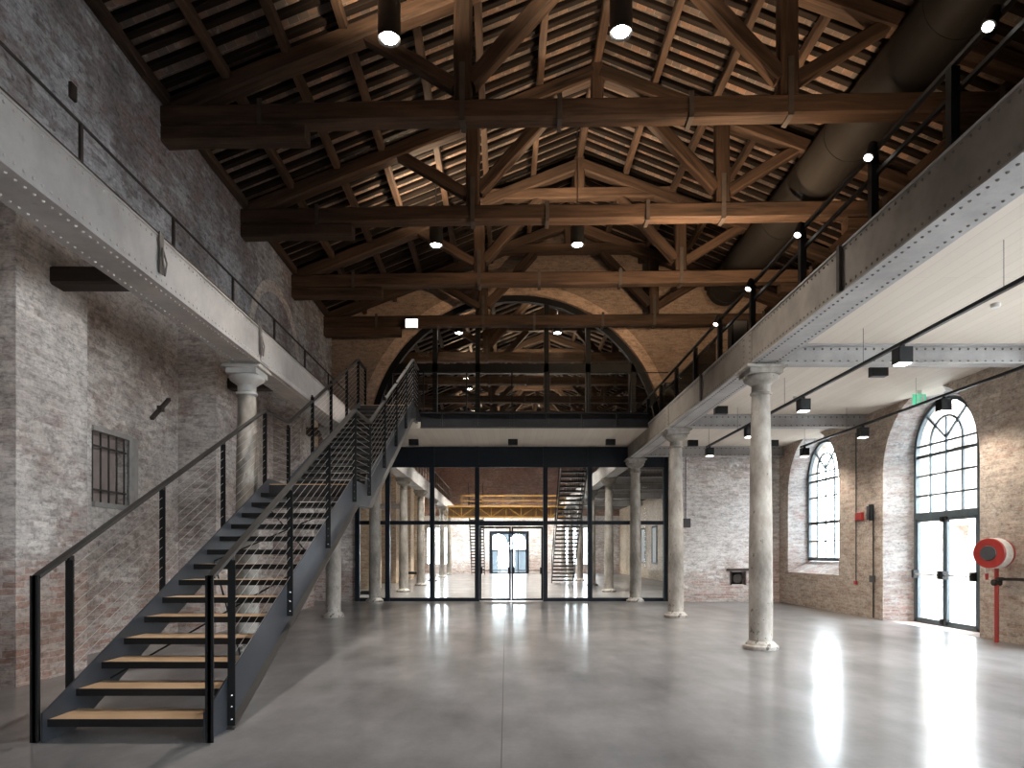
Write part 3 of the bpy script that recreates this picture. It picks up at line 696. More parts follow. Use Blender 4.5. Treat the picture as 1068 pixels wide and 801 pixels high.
for i, x in enumerate(PX2):
    side = 'brick wall' if i < 7 else 'black duct'
    zc = TZ(x)-0.215
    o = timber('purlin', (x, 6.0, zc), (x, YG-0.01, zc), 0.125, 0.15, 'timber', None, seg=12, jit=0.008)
    tag(o, 'brown roof timber, %s over the %s' % (nm[i % 7], side), 'purlin', 'purlins of the front roof')
    o = timber('purlin', (x, YG+0.51, zc), (x, YE-0.01, zc), 0.125, 0.15, 'timber', None, seg=8, jit=0.008)
    tag(o, 'timber beyond the arch, %s over the %s' % (nm[i % 7], side), 'purlin', 'purlins of the rear roof')
o = timber('ridge_beam', (RX, 6.0, TZ(RX)-0.22), (RX, YG, TZ(RX)-0.22), 0.15, 0.2, 'timber'); tag(o, 'ridge timber along the top of the roof above the trusses', 'ridge beam')
raf = {}
def rafter(s, y, label, group):
    x1 = WL-0.1 if s < 0 else WRU+0.1
    if s not in raf:
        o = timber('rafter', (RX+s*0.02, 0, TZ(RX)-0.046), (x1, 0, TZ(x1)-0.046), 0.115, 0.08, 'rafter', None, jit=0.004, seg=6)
        raf[s] = o
    else:
        o = raf[s].copy(); COL.objects.link(o)
    o.location = (o.location.x, y, o.location.z)
    tag(o, label, 'rafter', group)
y = 7.2
while y < YG-0.1:
    for s in (-1, 1):
        rafter(s, y+random.uniform(-0.03, 0.03), 'dark common rafter under terracotta tiles on the slope above the %s' % ('limewashed brick wall' if s < 0 else 'black duct'), 'rafters of the front roof on the %s slope' % ('wall' if s < 0 else 'duct'))
    y += 0.31
y = YG+0.8
while y < YE-0.2:
    for s in (-1, 1): rafter(s, y, 'dark common rafter of the roof beyond the arched glazing, on the %s slope' % ('stair' if s < 0 else 'duct'), 'rafters of the rear roof on the %s slope' % ('stair' if s < 0 else 'duct'))
    y += 0.52

# ================================================================== columns
def make_column(x, y, label, group, capital='stone', ah=0.29):
    c = T('stone_column', label, 'column', (x, y, 0), group)
    MB().lathe([(0.165,0.115),(0.168,0.6),(0.163,1.5),(0.148,2.8),(0.128,3.68),(0.128,3.92)], (x,y,0), 32).build('shaft', 'stone', c, smooth=True)
    MB().lathe([(0.245,0.0),(0.255,0.02),(0.252,0.055),(0.232,0.07),(0.215,0.074),(0.212,0.085),(0.198,0.10),(0.172,0.125)], (x,y,0), 32).build('base', 'stone', c, smooth=True)
    MB().lathe([(0.13,3.70),(0.150,3.715),(0.152,3.735),(0.132,3.75),(0.130,3.84),(0.150,3.855),(0.19,3.885),(0.235,3.915),(0.250,3.945),(0.245,3.975),(0.20,3.985)], (x,y,0), 32).build('capital', capital, c, smooth=True)
    ab = MB().box(x-ah+0.05, x+ah-0.05, y-0.24, y+0.24, 3.98, 4.06).box(x-ah, x+ah, y-0.27, y+0.27, 4.06, 4.095).box(x-0.26, x+0.26, y-0.20, y+0.20, 4.095, 4.128)
    ab.build('abacus', capital, c, bevel=0.008)
    return c
COLY = [9.98, 14.97, 19.68]
pos = ['nearest of its row, beside the arched glass door', 'second of its row along the open aisle', 'third of its row, touching the glazed partition beside the white brick end wall']
col = make_column(GX, COLY[0], 'pitted grey stone column under the riveted girder, '+pos[0], 'columns of the open aisle')
for i in (1, 2): copy_tree(col, (GX, COLY[i], 0), 'pitted grey stone column under the riveted girder, '+pos[i])
GXL = -3.79
colL = make_column(GXL, COLY[0], 'pale column with white painted capital rising behind the steel stair', 'columns behind the stair', 'whiteiron', 0.27)
copy_tree(colL, (GXL, COLY[1], 0), 'grey column whose foot shows behind the underside of the stair landing')
copy_tree(colL, (GXL, COLY[2], 0), 'pale column with flaking foot standing at the stair end of the glazed partition')
for i in range(5):
    for s in (-1, 1):
        copy_tree(col, (s*GX, 24.75+4.9*i, 0), '%s column behind the glass in the row %s' % (ORD[i], 'by the stair side wall' if s < 0 else 'by the shuttered windows'), group='columns of the rear hall')

# ================================================================== girders
RVM = {}
def rivet_part(c, n, r, mat, parent, name='rivet'):
    key = (tuple(n), r, mat, name)
    if key not in RVM: RVM[key] = MB().rivet(c, n, r).build(name, mat, parent, origin=None); o = RVM[key]; o['_c'] = list(c); return o
    src = RVM[key]; o = src.copy(); COL.objects.link(o); o.parent = parent
    src_root = src['_p'] if '_p' in src else None
    o.location = Vector(c) - Vector(src['_c']) - (WLOC[parent] - WLOC[src])
    return o
def make_girder(x, y0, y1, label, rivmat, name='riveted_girder', splice=(), pitch=0.10, web='girder'):
    g = T(name, label, 'girder', (x, y0, GZ0), 'riveted girders carrying the galleries')
    hw = 0.19
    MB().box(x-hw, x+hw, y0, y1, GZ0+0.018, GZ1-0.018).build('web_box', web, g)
    MB().box(x-hw-0.012, x+hw+0.012, y0, y1, GZ0, GZ0+0.018).build('bottom_flange', 'girder', g)
    MB().box(x-hw-0.012, x+hw+0.012, y0, y1, GZ1-0.018, GZ1).build('top_flange', 'girder', g)
    rv = MB(); y = y0+0.07; one = None; cnt = 0
    indiv = y0 < 5
    inner = -1 if x > 0 else 1
    while y < y1:
        for c, n in (((x-0.13, y, GZ0), (0,0,-1)), ((x+0.13, y, GZ0), (0,0,-1)), ((x+inner*hw, y, GZ0+0.065), (inner,0,0)), ((x+inner*hw, y, GZ1-0.06), (inner,0,0))):
            if indiv and 5.2 < y < 8.6 and cnt < 100: rivet_part(c, n, 0.016, rivmat, g); cnt += 1
            else: rv.rivet(c, n, 0.016)
        y += pitch
    for sy in splice:
        for z in [GZ0+0.08+0.085*k for k in range(5)]:
            for dy in (-0.12, 0.12): rv.rivet((x+inner*(hw+0.012), sy+dy, z), (inner,0,0), 0.016)
    rv.build('rivets', rivmat, g)['kind'] = 'stuff'
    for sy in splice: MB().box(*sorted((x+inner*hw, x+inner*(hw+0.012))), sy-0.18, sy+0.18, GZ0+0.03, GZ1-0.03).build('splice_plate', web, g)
    return g
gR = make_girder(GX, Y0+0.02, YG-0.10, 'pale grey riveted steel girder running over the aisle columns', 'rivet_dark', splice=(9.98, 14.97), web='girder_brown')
gL = make_girder(-GX, Y0+0.02, YG-0.10, 'pale riveted steel girder running along the limewashed brick wall above the stair', 'rivet_light', splice=(9.98,))
make_girder(GX, YG+0.52, YE-0.05, 'riveted girder behind the glass on the far stair side of the shuttered windows', 'rivet_dark', pitch=0.35)
make_girder(-GX, YG+0.52, YE-0.05, 'riveted girder behind the glass above the long row of columns', 'rivet_light', pitch=0.35)
# stiffener brackets on the aisle girder, in dark iron
for i, (y, lb) in enumerate(((7.18, 'dark iron stiffener strap bolted on the aisle girder before the first column'), (12.3, 'dark iron stiffener strap bolted on the aisle girder between first and second column'))):
    b = MB().box(GX-0.235, GX-0.205, y-0.03, y+0.03, GZ0+0.02, GZ1+0.0)
    tag(b.build('girder_strap', 'iron'), lb, 'strap', 'iron straps on the aisle girder')
# cross girders of the aisle
cg0 = None
for i, (y, lb) in enumerate(((9.98, 'riveted cross girder spanning the aisle ceiling from the nearest column'), (14.97, 'riveted cross girder spanning the aisle ceiling from the second column'), (19.4, 'plain cross girder along the top of the white brick end wall'))):
    if cg0 is None:
        x0, x1 = GX+0.21, WR-0.02
        cg0 = T('cross_girder', lb, 'girder', (x0, y, 4.15), 'cross girders of the aisle ceiling')
        MB().box(x0, x1, y-0.012, y+0.012, 4.17, 4.41).build('web', 'girder', cg0)
        f = MB().box(x0, x1, y-0.12, y+0.12, 4.15, 4.17).box(x0, x1, y-0.12, y+0.12, 4.408, 4.428)
        f.box(x0, x1, y-0.024, y+0.024, 4.17, 4.23).box(x0, x1, y-0.024, y+0.024, 4.35, 4.41); f.build('flanges', 'girder', cg0)
        rv = MB(); x = x0+0.06
        while x < x1:
            rivet_part((x, y-0.024, 4.20), (0,-1,0), 0.02, 'rivet_dark', cg0); rivet_part((x, y-0.024, 4.38), (0,-1,0), 0.02, 'rivet_dark', cg0); x += 0.125
    else: copy_tree(cg0, (GX+0.21, y, 4.15), lb)
# rear aisle cross girders
for i in range(4): copy_tree(cg0, (GX+0.21, 24.75+4.9*i, 4.15), '%s cross girder of the aisle behind the glass' % ORD[i], group='cross girders of the rear aisle')
# timber bearers between brick piers and girder
for i, (y, lb) in enumerate(((7.75, 'short dark timber bearer from the nearest brick pier to the girder'), (12.6, 'short dark timber bearer above the pier behind the white capital'), (17.5, 'short dark timber bearer above the brick pier behind the stair top'))):
    o = timber('timber_bearer', (WL+0.005, y, 4.51), (-GX-0.21, y, 4.51), 0.26, 0.20, 'deckwood', None, seg=2, jit=0.003); tag(o, lb, 'beam', 'timber bearers under the wall gallery')
# hanging iron hooks on the wall side girder
for i, (y, lb) in enumerate(((6.94, 'iron hook strap hanging on the pale girder near the top of the brick pier'), (9.75, 'iron hook strap hanging on the pale girder beside the white capital'))):
    X = -GX+0.215
    h = MB().box(X-0.008, X+0.006, y-0.038, y+0.038, 4.24, 4.66).tube([(X+0.012, y, 4.50), (X+0.035, y-0.04, 4.36), (X+0.035, y, 4.22), (X+0.035, y+0.04, 4.36), (X+0.012, y, 4.50)], 0.010, 6)
    tag(h.build('iron_hook', 'rivet_dark'), lb, 'hook', 'iron hooks on the pale girder')

# ================================================================== balcony under the arch
YB = 16.9
b = T('balcony', 'charcoal steel balcony with pale soffit before the big arch', 'balcony', (0, YB, 4.5))
bx0, bx1 = -GX+0.21, GX-0.21
bxs = -2.12
MB().box(bxs, bx1, YB, YB+0.05, 4.50, 4.87).build('fascia', 'charcoal', b)
fl = MB().box(bxs, bx1, YB-0.09, YB, 4.50, 4.52).box(bxs, bx1, YB-0.09, YB, 4.85, 4.87); 
fl.build('fascia_flange', 'charcoal', b)
MB().box(bx0, bx1, YB+0.05, YG-0.01, 4.505, 4.66).build('soffit', 'clt', b)
MB().box(bx0, bx1, YB+0.05, YG-0.01, 4.66, 4.87).build('deck', 'charcoal', b)
rv = MB()
for k in range(6):
    x = -0.98+0.86*k-0.6
    MB().box(x-0.012, x+0.012, YB-0.085, YB, 4.52, 4.85).build('stiffener', 'charcoal', b)
    for z in (4.56, 4.63, 4.70, 4.77, 4.83): rivet_part((x-0.05, YB, z), (0,-1,0), 0.013, 'steel', b, 'bolt'); rivet_part((x+0.05, YB, z), (0,-1,0), 0.013, 'steel', b, 'bolt')
r = T('balcony_railing', 'thin dark cable railing along the balcony edge under the arch', 'railing', (0, YB+0.03, 4.87))
MB().tube([(-2.05, YB+0.03, 5.88), (GX+0.3, YB+0.03, 5.88)], 0.012).build('top_rail', 'black', r)
for x in (-2.05, -0.98, 0.14, 1.06, 2.05, 3.05): MB().box(x-0.018, x+0.018, YB+0.015, YB+0.045, 4.87, 5.88).build('post', 'black', r)
for k in range(7): MB().tube([(-2.05, YB+0.03, 5.0+0.12*k), (bx1, YB+0.03, 5.0+0.12*k)], 0.0025, 5).build('cable', 'handrail', r)
for i, (x, lb) in enumerate(((-2.52, 'small black box light on the pale soffit beside the stair'), (0.18, 'small black box light in the middle of the pale soffit'), (2.84, 'small black box light on the pale soffit beside the aisle girder'))):
    l = T('ceiling_spotlight', lb, 'light', (x, 18.6, 4.34), 'box lights under the balcony')
    MB().box(x-0.13, x+0.13, 18.53, 18.67, 4.345, 4.503).build('housing', 'black', l, bevel=0.006)
    MB().box(x-0.10, x+0.10, 18.56, 18.64, 4.340, 4.346).build('lens', 'grey', l)

# ================================================================== glazed partition below, arched glazing above
gp = T('glazed_partition', 'dark navy steel glazed partition across the hall below the balcony', 'glass partition', (0, YG, 0))
PXS = [-4.34, -3.46, -2.16, -0.85, 1.14, 2.44, 4.65]
for x in PXS: MB().box(x-0.065, x+0.065, YG-0.08, YG+0.08, 0, 4.5).build('post', 'navy', gp)
MB().box(-4.4, 4.71, YG-0.05, YG+0.05, 3.93, 4.5).build('header', 'navy', gp)
MB().box(-4.4, 4.71, YG-0.085, YG-0.05, 3.90, 3.95).build('header_edge', 'navy', gp)
for a, bb in zip(PXS, PXS[1:]):
    x0, x1 = a+0.065, bb-0.065
    dr_ = abs(a+0.85) < 0.01
    MB().box(x0, x1, YG-0.05, YG+0.05, 2.235 if not dr_ else 2.2, 2.345).build('transom', 'navy', gp)
    MB().box(x0, x1, YG-0.006, YG+0.006, 2.345, 3.92).build('pane', 'glass', gp)
    if not dr_:
        MB().box(x0, x1, YG-0.05, YG+0.05, 0.0, 0.10).build('bottom_rail', 'navy', gp)
        MB().box(x0, x1, YG-0.006, YG+0.006, 0.10, 2.235).build('pane', 'glass', gp)
for s, lb in ((-1, 'glass door leaf of the partition on the stair side'), (1, 'glass door leaf of the partition on the far stair side')):
    c = 0.145; x0, x1 = sorted((c+s*0.008, c+s*0.925))
    d = T('glass_door', lb, 'door', ((x0+x1)/2, YG, 0), 'double doors of the glazed partition')
    MB().box(x0, x0+0.05, YG-0.03, YG+0.03, 0.02, 2.18).box(x1-0.05, x1, YG-0.03, YG+0.03, 0.02, 2.18).box(x0, x1, YG-0.03, YG+0.03, 0.02, 0.08).box(x0, x1, YG-0.03, YG+0.03, 2.12, 2.18).build('leaf_frame', 'navy', d)
    MB().box(x0+0.05, x1-0.05, YG-0.005, YG+0.005, 0.08, 2.12).build('pane', 'glass', d)
    MB().tube([(x0+0.03, YG-0.09, 0.90), (x1-0.03, YG-0.09, 0.90)], 0.012).build('push_bar', 'black', d)
    MB().box(x0+0.004, x0+0.09, YG-0.12, YG-0.03, 0.80, 0.99).box(x1-0.09, x1-0.004, YG-0.12, YG-0.03, 0.80, 0.99).build('lock_box', 'black', d)
ag = T('arched_glazing', 'black steel arched glazing filling the gable arch', 'glazing', (AC, YG+0.2, AZ))
def ring_poly(r0, r1, n=44): return [(AC+r1*math.cos(PI*k/n), AZ+r1*math.sin(PI*k/n)) for k in range(n+1)] + [(AC+r0*math.cos(PI-PI*k/n), AZ+r0*math.sin(PI-PI*k/n)) for k in range(n+1)]
MB().poly(ring_poly(AR-0.20, AR-0.02), [], 'Y', YG+0.12, YG+0.28).build('arch_frame', 'black', ag)
for x in (-3.42, -2.10, -0.84, 1.18, 2.41, 3.75):
    top = AZ+math.sqrt((AR-0.1)**2-(x-AC)**2)
    MB().box(x-0.07, x+0.07, YG+0.13, YG+0.27, AZ+0.21, top if abs(x-AC) < 3 else min(top, 7.0)).build('mullion', 'black', ag)
MB().box(AC-3.75, AC+3.75, YG+0.13, YG+0.27, 6.70, 6.98).build('transom', 'black', ag)
MB().poly([(AC+(AR-0.15)*math.cos(PI*k/40), AZ+0.21+(AR-0.36)*math.sin(PI*k/40)) for k in range(41)], [], 'Y', YG+0.195, YG+0.205).build('pane', 'glass', ag)

# ================================================================== the stair
SXL, SXR = -3.43, -2.23
st = T('steel_stair', 'long steel stair with oak treads rising to the balcony', 'staircase', (-2.83, 5.04, 0))
YL0, YL1, YT = 9.85, 10.87, 16.0
ZL, ZT = 2.40, 4.88
def NZ(y):
    if y <= YL0: return 0.16+(y-5.09)*0.16/0.34
    if y <= YL1: return ZL
    if y <= YT: return ZL+0.155+(y-YL1)*(ZT-ZL-0.155)/(YT-YL1)
    return ZT
up, dn = 0.075, 0.30
so = [(5.04, 0.0), (5.04, 0.22), (5.10, NZ(5.10)+up), (YL0, ZL+up), (YL1-0.1, ZL+up), (YL1, ZL+0.155+up), (YT, ZT+up), (YB-0.1, ZT+up), (YB-0.1, ZT-0.28), (YT+0.05, ZT-dn-0.02), (YL1+0.12, ZL-dn+0.03), (YL1-0.06, ZL-dn+0.0), (YL0+0.18, ZL-dn), (5.42, 0.0)]
for s, x in ((-1, SXL), (1, SXR)):
    MB().poly(so, [], 'X', x-0.007, x+0.007).build('stringer', 'steel', st)
    fl = MB()
    xi = x+s*0.035
    low = [so[8], so[9], so[10], so[12], so[13]]
    for p, q in zip(low, low[1:]): fl.bar((xi, p[0], p[1]), (xi, q[0], q[1]), 0.07, 0.012)
    fl.build('stringer_flange', 'handrail', st)
x0, x1 = SXL+0.008, SXR-0.008
def tread(y, z):
    tr = MB().box(x0, x1, y, y+0.37, z-0.055, z-0.012).box(x0, x1, y, y+0.012, z-0.012, z+0.001).build('tread', 'black', st)
    me = MB().box(x0+0.004, x1-0.004, y+0.012, y+0.366, z-0.012, z+0.0)
    me.build('oak_board', 'oak', tr)
for n in range(14): tread(5.09+0.34*n, 0.16*(n+1))
for n in range(15): tread(YL1+0.342*n, ZL+0.155*(n+1))
ln = MB().box(x0, x1, YL0, YL1+0.2, ZL-0.16, ZL-0.012).build('landing', 'charcoal', st)
MB().box(x0+0.004, x1-0.004, YL0+0.006, YL1+0.2, ZL-0.012, ZL).build('oak_board', 'oak', ln)
ln = MB().box(x0, x1, YT, YB+0.04, ZT-0.2, ZT-0.012).build('top_platform', 'charcoal', st)
MB().box(x0+0.004, x1-0.004, YT+0.006, YB+0.04, ZT-0.012, ZT).build('oak_board', 'oak', ln)
for a, c in (((x0, 5.9, NZ(5.9)-0.22), (x1, 8.0, NZ(8.0)-0.22)), ((x1, 5.9, NZ(5.9)-0.235), (x0, 8.0, NZ(8.0)-0.235)), ((x0, 8.0, NZ(8.0)-0.22), (x1, 9.7, NZ(9.7)-0.22)), ((x1, 8.0, NZ(8.0)-0.235), (x0, 9.7, NZ(9.7)-0.235))):
    MB().tube([a, c], 0.009, 6).build('brace_rod', 'black', st)
# balustrades
POSTY = [5.46, 6.93, 8.41, 9.86, 10.92, 12.27, 13.57, 14.9, 16.05, 16.85]
for s, x, lb in ((-1, SXL-0.045, 'black steel cable balustrade of the stair on the brick wall side'), (1, SXR+0.045, 'black steel cable balustrade of the stair on the open hall side')):
    ra = T('stair_balustrade', lb, 'railing', (x, 5.08, 0), 'balustrades of the stair')
    hr = lambda y: NZ(y)+1.06 if y < YL1 else (NZ(y)+1.06 if y > YL1+0.25 else 3.46)
    hp = [(x, 5.05, 1.225), (x, YL0, 3.46), (x, YL1+0.05, 3.46+0.03), (x, YT, 5.94), (x, YB, 5.94)]
    h = MB()
    for p, q in zip(hp, hp[1:]): h.bar(p, q, 0.055, 0.028)
    h.build('handrail', 'handrail', ra)
    MB().box(x-0.012, x+0.012, 5.02, 5.075, 0.005, 1.235).box(x-0.03, x+0.03, 5.02, 5.034, 0.005, 1.235).build('newel_post', 'black', ra)
    for i, y in enumerate(POSTY):
        zt = 3.46 if YL0 <= y <= YL1+0.06 else NZ(y)+1.06
        zb = NZ(y)-0.26 if y < 16 else ZT-0.2
        if y < 5.6: zb = 0.03
        po = MB().box(x-0.012-0.01, x+0.012-0.01, y-0.03, y+0.03, zb, zt-0.012).box(x-0.03, x+0.03, y-0.034, y-0.026, zb, zt-0.05).build('post', 'black', ra)
        for z in (zb+0.05, zb+0.15, zb+0.24): rivet_part((x, y-0.034, z), (0,-1,0), 0.011, 'chrome', po, 'bolt')
    for k in range(9):
        d = 0.15+0.10*k
        pts = [(x, 5.47, NZ(5.47)+d), (x, YL0, ZL+d), (x, YL1+0.05, ZL+d+0.03), (x, YT, ZT+d), (x, YB-0.06, ZT+d)]
        MB().tube(pts, 0.0024, 5).build('cable', 'cable', ra)

# ================================================================== gallery railings
r = T('gallery_railing', 'thin dark railing on the gallery above the pale girder along the brick wall', 'railing', (-4.3, 6.9, 4.66))
MB().tube([(-4.3, 3.0, 5.74), (-4.3, YG-0.05, 5.74)], 0.016).build('top_rail', 'iron', r)
y = 3.06
while y < YG-0.2: MB().box(-4.315, -4.285, y-0.02, y+0.02, 4.66, 5.74).build('post', 'iron', r); y += 1.92
r = T('gallery_railing', 'dark steel railing with two rails on the gallery above the aisle girder', 'railing', (3.98, 6.9, 4.63))
MB().box(3.955, 4.005, 2.0, YG-0.05, 5.73, 5.77).build('top_rail', 'handrail', r)
MB().box(4.0, 4.04, 2.0, YG-0.05, 5.50, 5.54).build('lower_rail', 'black', r)
for y in (2.4, 4.25, 6.1, 7.42, 9.2, 11.06, 12.75, 14.4, 16.0, 17.6, 19.2): MB().box(3.95, 4.03, y-0.04, y+0.04, 4.63, 5.73).build('post', 'black', r)
for y0_, y1_ in ((13.0, 14.3), (14.5, 15.9), (16.1, 17.5)): MB().box(3.985, 3.995, y0_, y1_, 4.70, 5.48).build('glass_panel', 'glassdark', r)
# rear gallery railings
for s, lb in ((-1, 'thin gallery railing behind the glass above the long row of columns'), (1, 'thin gallery railing behind the glass above the far stair')):
    r = T('gallery_railing', lb, 'railing', (s*3.8, 30, 4.63))
    MB().box(s*3.8-0.015, s*3.8+0.015, YG+0.6, YE-0.1, 5.70, 5.74).box(s*3.8-0.01, s*3.8+0.01, YG+0.6, YE-0.1, 5.2, 5.22).build('top_rail', 'iron', r)
    for k in range(26): MB().box(s*3.8-0.015, s*3.8+0.015, 20.8+1.0*k-0.015, 20.8+1.0*k+0.015, 4.63, 5.70).build('post', 'iron', r)

# ================================================================== lamps
def add_light(kind, name, loc, energy, color, parent=None, **kw):
    d = bpy.data.lights.new(name, kind); d.energy = energy; d.color = color
    for k, v in kw.items(): setattr(d, k, v)
    o = bpy.data.objects.new(name, d); COL.objects.link(o)
    if parent is not None: o.parent = parent; o.location = Vector(loc)-WLOC[parent]
    else: o.location = loc
    return o
WARM = (1.0, 0.79, 0.55)
def pendant(x, y, z, label, group, e_down, e_glow):
    p = T('pendant_lamp', label, 'lamp', (x, y, z), group)
    MB().lathe([(0.115, 0.03), (0.145, 0.0), (0.145, 0.46), (0.12, 0.50), (0.03, 0.52)], (x, y, z), 24).build('housing', 'black', p, smooth=True)
    MB().lathe([(0.105, 0.012), (0.108, 0.028), (0.02, 0.029)], (x, y, z), 20).build('lens', 'lampglow', p)
    MB().tube([(x, y, z+0.5), (x, y, TZ(x)-0.14)], 0.012, 6).build('suspension_rod', 'black', p)
    add_light('SPOT', 'lamp_beam', (x, y, z-0.02), e_down*LAMP, (1.0, 0.92, 0.83), p, spot_size=math.radians(95 if label[:5] != 'fifth' else 150), spot_blend=0.8, shadow_soft_size=0.10)
    up = add_light('SPOT', 'added_roof_uplight', (x, y, z+0.56), e_glow*LAMP, WARM, p, spot_size=math.radians(165), spot_blend=0.5, shadow_soft_size=0.06)  # unseen upward beam, added to light the roof timbers above
    up.rotation_euler = (PI, 0, 0)
PL = [(-1.50, 8.75, 7.98, 'large black cylinder lamp hanging lit before the first truss, on the stair side'), (1.47, 8.75, 8.06, 'large black cylinder lamp hanging lit before the first truss, nearer the aisle'),
      (-1.50, 14.6, 7.97, 'smaller looking black cylinder lamp lit between second and third truss, on the stair side'), (1.52, 14.6, 7.98, 'smaller looking black cylinder lamp lit between second and third truss, nearer the aisle')]
for x, y, z, lb in PL: pendant(x, y, z, lb, 'pendant lamps of the front hall', 700, 230)
for i, (y, w_) in enumerate(((21.6, 'nearest'), (27.5, 'second'), (33.5, 'third'), (39.0, 'fourth'), (44.0, 'fifth'))):
    for x, sd in ((-1.50, 'stair side'), (1.62, 'aisle side')):
        pendant(x, y, 8.0 if i else 8.35, '%s lit lamp beyond the arched glazing on the %s' % (w_, sd), 'pendant lamps of the rear hall', 2600 if i < 4 else 3000, 220)  # last pair added with wide beams to wash the end wall
# spotlights clipped along the aisle gallery railing
SP = [(5.6, 'lit spotlight on the gallery railing, nearest and brightest at the picture corner'), (7.42, 'second lit spotlight along the gallery railing, before the first truss end'), (9.2, 'third lit spotlight along the gallery railing, between two beam ends'), (11.06, 'fourth lit spotlight along the gallery railing'), (12.75, 'last lit spotlight on the gallery railing, over the nearest column')]
for y, lb in SP:
    x, z = 3.98, 5.66
    s_ = T('railing_spotlight', lb, 'spotlight', (x, y, z), 'spotlights along the gallery railing')
    d = Vector((-0.45, -0.15, -0.88)).normalized(); c = Vector((x-0.09, y-0.10, z))
    MB().tube([c - d*0.14, c + d*0.02], 0.058, 16).build('housing', 'black', s_)
    MB().tube([c + d*0.02, c + d*0.03], 0.042, 16).build('lens', 'spotglow', s_)
    MB().box(x-0.06, x+0.02, y-0.02, y+0.02, z-0.02, z+0.10).build('clamp', 'black', s_)
    u = add_light('SPOT', 'added_rail_uplight', (x-0.09, y-0.06, z+0.18), (60 if y < 10 else 420)*LAMP, (1.0, 0.72, 0.46), s_, spot_size=math.radians(140), spot_blend=0.6, shadow_soft_size=0.05)  # unseen upward beam added at each spotlight to light roof and gable
    u.rotation_euler = Vector((-0.15, 0.55 if y > 10 else 0.25, 1)).to_track_quat('-Z', 'Y').to_euler()
# speakers on the far gallery
for (x, y, lb) in ((4.55, 13.4, 'black loudspeaker behind the gallery railing above the nearest column'), (4.4, 18.3, 'black loudspeaker on the gallery beside the gable wall')):
    s_ = T('loudspeaker', lb, 'loudspeaker', (x, y, 5.4), 'loudspeakers on the aisle gallery')
    MB().box(x-0.16, x+0.16, y-0.12, y+0.14, 5.45, 5.95).build('cabinet', 'black', s_, bevel=0.01)
    MB().box(x-0.13, x+0.13, y-0.128, y-0.12, 5.48, 5.92).build('grille', 'grey', s_)
    MB().tube([(x, y, 4.63), (x, y, 5.45)], 0.02).build('stand', 'black', s_)

# track lighting in the aisle
TZK = 3.95
for x, lb in ((4.81, 'long black lighting track hung under the aisle ceiling beside the columns'), (7.08, 'long black lighting track hung under the aisle ceiling near the arched windows')):
    tr = T('lighting_track', lb, 'lighting track', (x, 16.4, TZK), 'lighting tracks of the aisle')
    MB().box(x-0.022, x+0.022, 2.0, 16.4, TZK-0.02, TZK+0.02).build('rail', 'black', tr)
    for y in (4.0, 6.6, 9.2, 11.8, 14.2, 16.2): MB().tube([(x, y, TZK+0.02), (x, y, CLT)], 0.003, 5).build('suspension_wire', 'black', tr)
cube0 = None
def track_spot(x, y, label):
    global cube0
    if cube0 is None:
        z = TZK-0.26
        cube0 = T('track_spotlight', label, 'spotlight', (x, y, z), 'cube spotlights on the tracks')
        MB().box(x-0.085, x+0.085, y-0.085, y+0.085, z+0.012, z+0.20).build('housing', 'black', cube0, bevel=0.006)
        MB().box(x-0.07, x+0.07, y-0.07, y+0.07, z, z+0.012).build('lens', 'spotglow', cube0)
        MB().box(x-0.02, x+0.02, y-0.02, y+0.02, z+0.20, TZK-0.02).build('adapter', 'black', cube0)
        add_light('SPOT', 'lamp_beam', (x, y, z-0.01), 110*LAMP, (1.0, 0.90, 0.78), cube0, spot_size=math.radians(150), spot_blend=0.7, shadow_soft_size=0.06)
    else: copy_tree(cube0, (x, y, TZK-0.26), label)
for y, a in ((8.29, 'nearest in view'), (11.05, 'just before the first column'), (13.5, 'half hidden by the nearest column'), (16.15, 'at the far end')): track_spot(4.81, y, 'black cube spotlight on the track beside the columns, '+a)
for y, a in ((11.05, 'before the head of the arched door'), (13.55, 'between arched door and window'), (16.2, 'at its far end')): track_spot(7.08, y, 'black cube spotlight on the track near the windows, '+a)
for (x, y, lb) in ((6.05, 11.1, 'flat black box fixture on the aisle ceiling between the tracks'), (4.43, 14.1, 'flat black box fixture on the aisle ceiling beside the girder'), (5.0, 18.3, 'flat black ceiling box fixture before the white brick end wall, near the girder'), (7.15, 18.3, 'flat black box fixture on the aisle ceiling before the end wall near the window')):
    l = T('ceiling_fixture', lb, 'light', (x, y, CLT-0.17), 'box fixtures on the aisle ceiling')
    MB().box(x-0.13, x+0.13, y-0.07, y+0.07, CLT-0.16, CLT).build('housing', 'black', l, bevel=0.006)
    MB().box(x-0.10, x+0.10, y-0.05, y+0.05, CLT-0.164, CLT-0.16).build('lens', 'grey', l)
for (x, y, lb) in ((5.95, 8.3, 'small white detector on the aisle ceiling beyond the near track'), (6.9, 10.6, 'small white detector on the aisle ceiling near the cross girder'), (5.6, 13.2, 'small white detector on the aisle ceiling between the cross girders')):
    d = MB().lathe([(0.045, 0.0), (0.055, 0.02), (0.055, 0.045)], (x, y, CLT-0.045), 16)
    tag(d.build('smoke_detector', 'white', smooth=True), lb, 'detector', 'detectors on the aisle ceiling')

# ================================================================== duct
dx, dz, drad = 5.93, 8.60, 0.45
du = T('air_duct', 'large round black air duct running along the roof above the aisle gallery', 'duct', (dx, 18.6, dz-drad))
MB().tube([(dx, 5.5, dz), (dx, 18.35, dz)], drad, 36).build('pipe', 'duct', du, smooth=True)
for y in (7.3, 9.0, 11.8, 14.7, 17.6): MB().tube([(dx, y-0.03, dz), (dx, y+0.03, dz)], drad+0.012, 36).build('joint_band', 'duct', du, smooth=True)
MB().tube([(dx, 18.35, dz), (dx, 18.6, dz)], [drad+0.02, drad+0.02], 36).build('end_cap', 'duct', du, smooth=True)

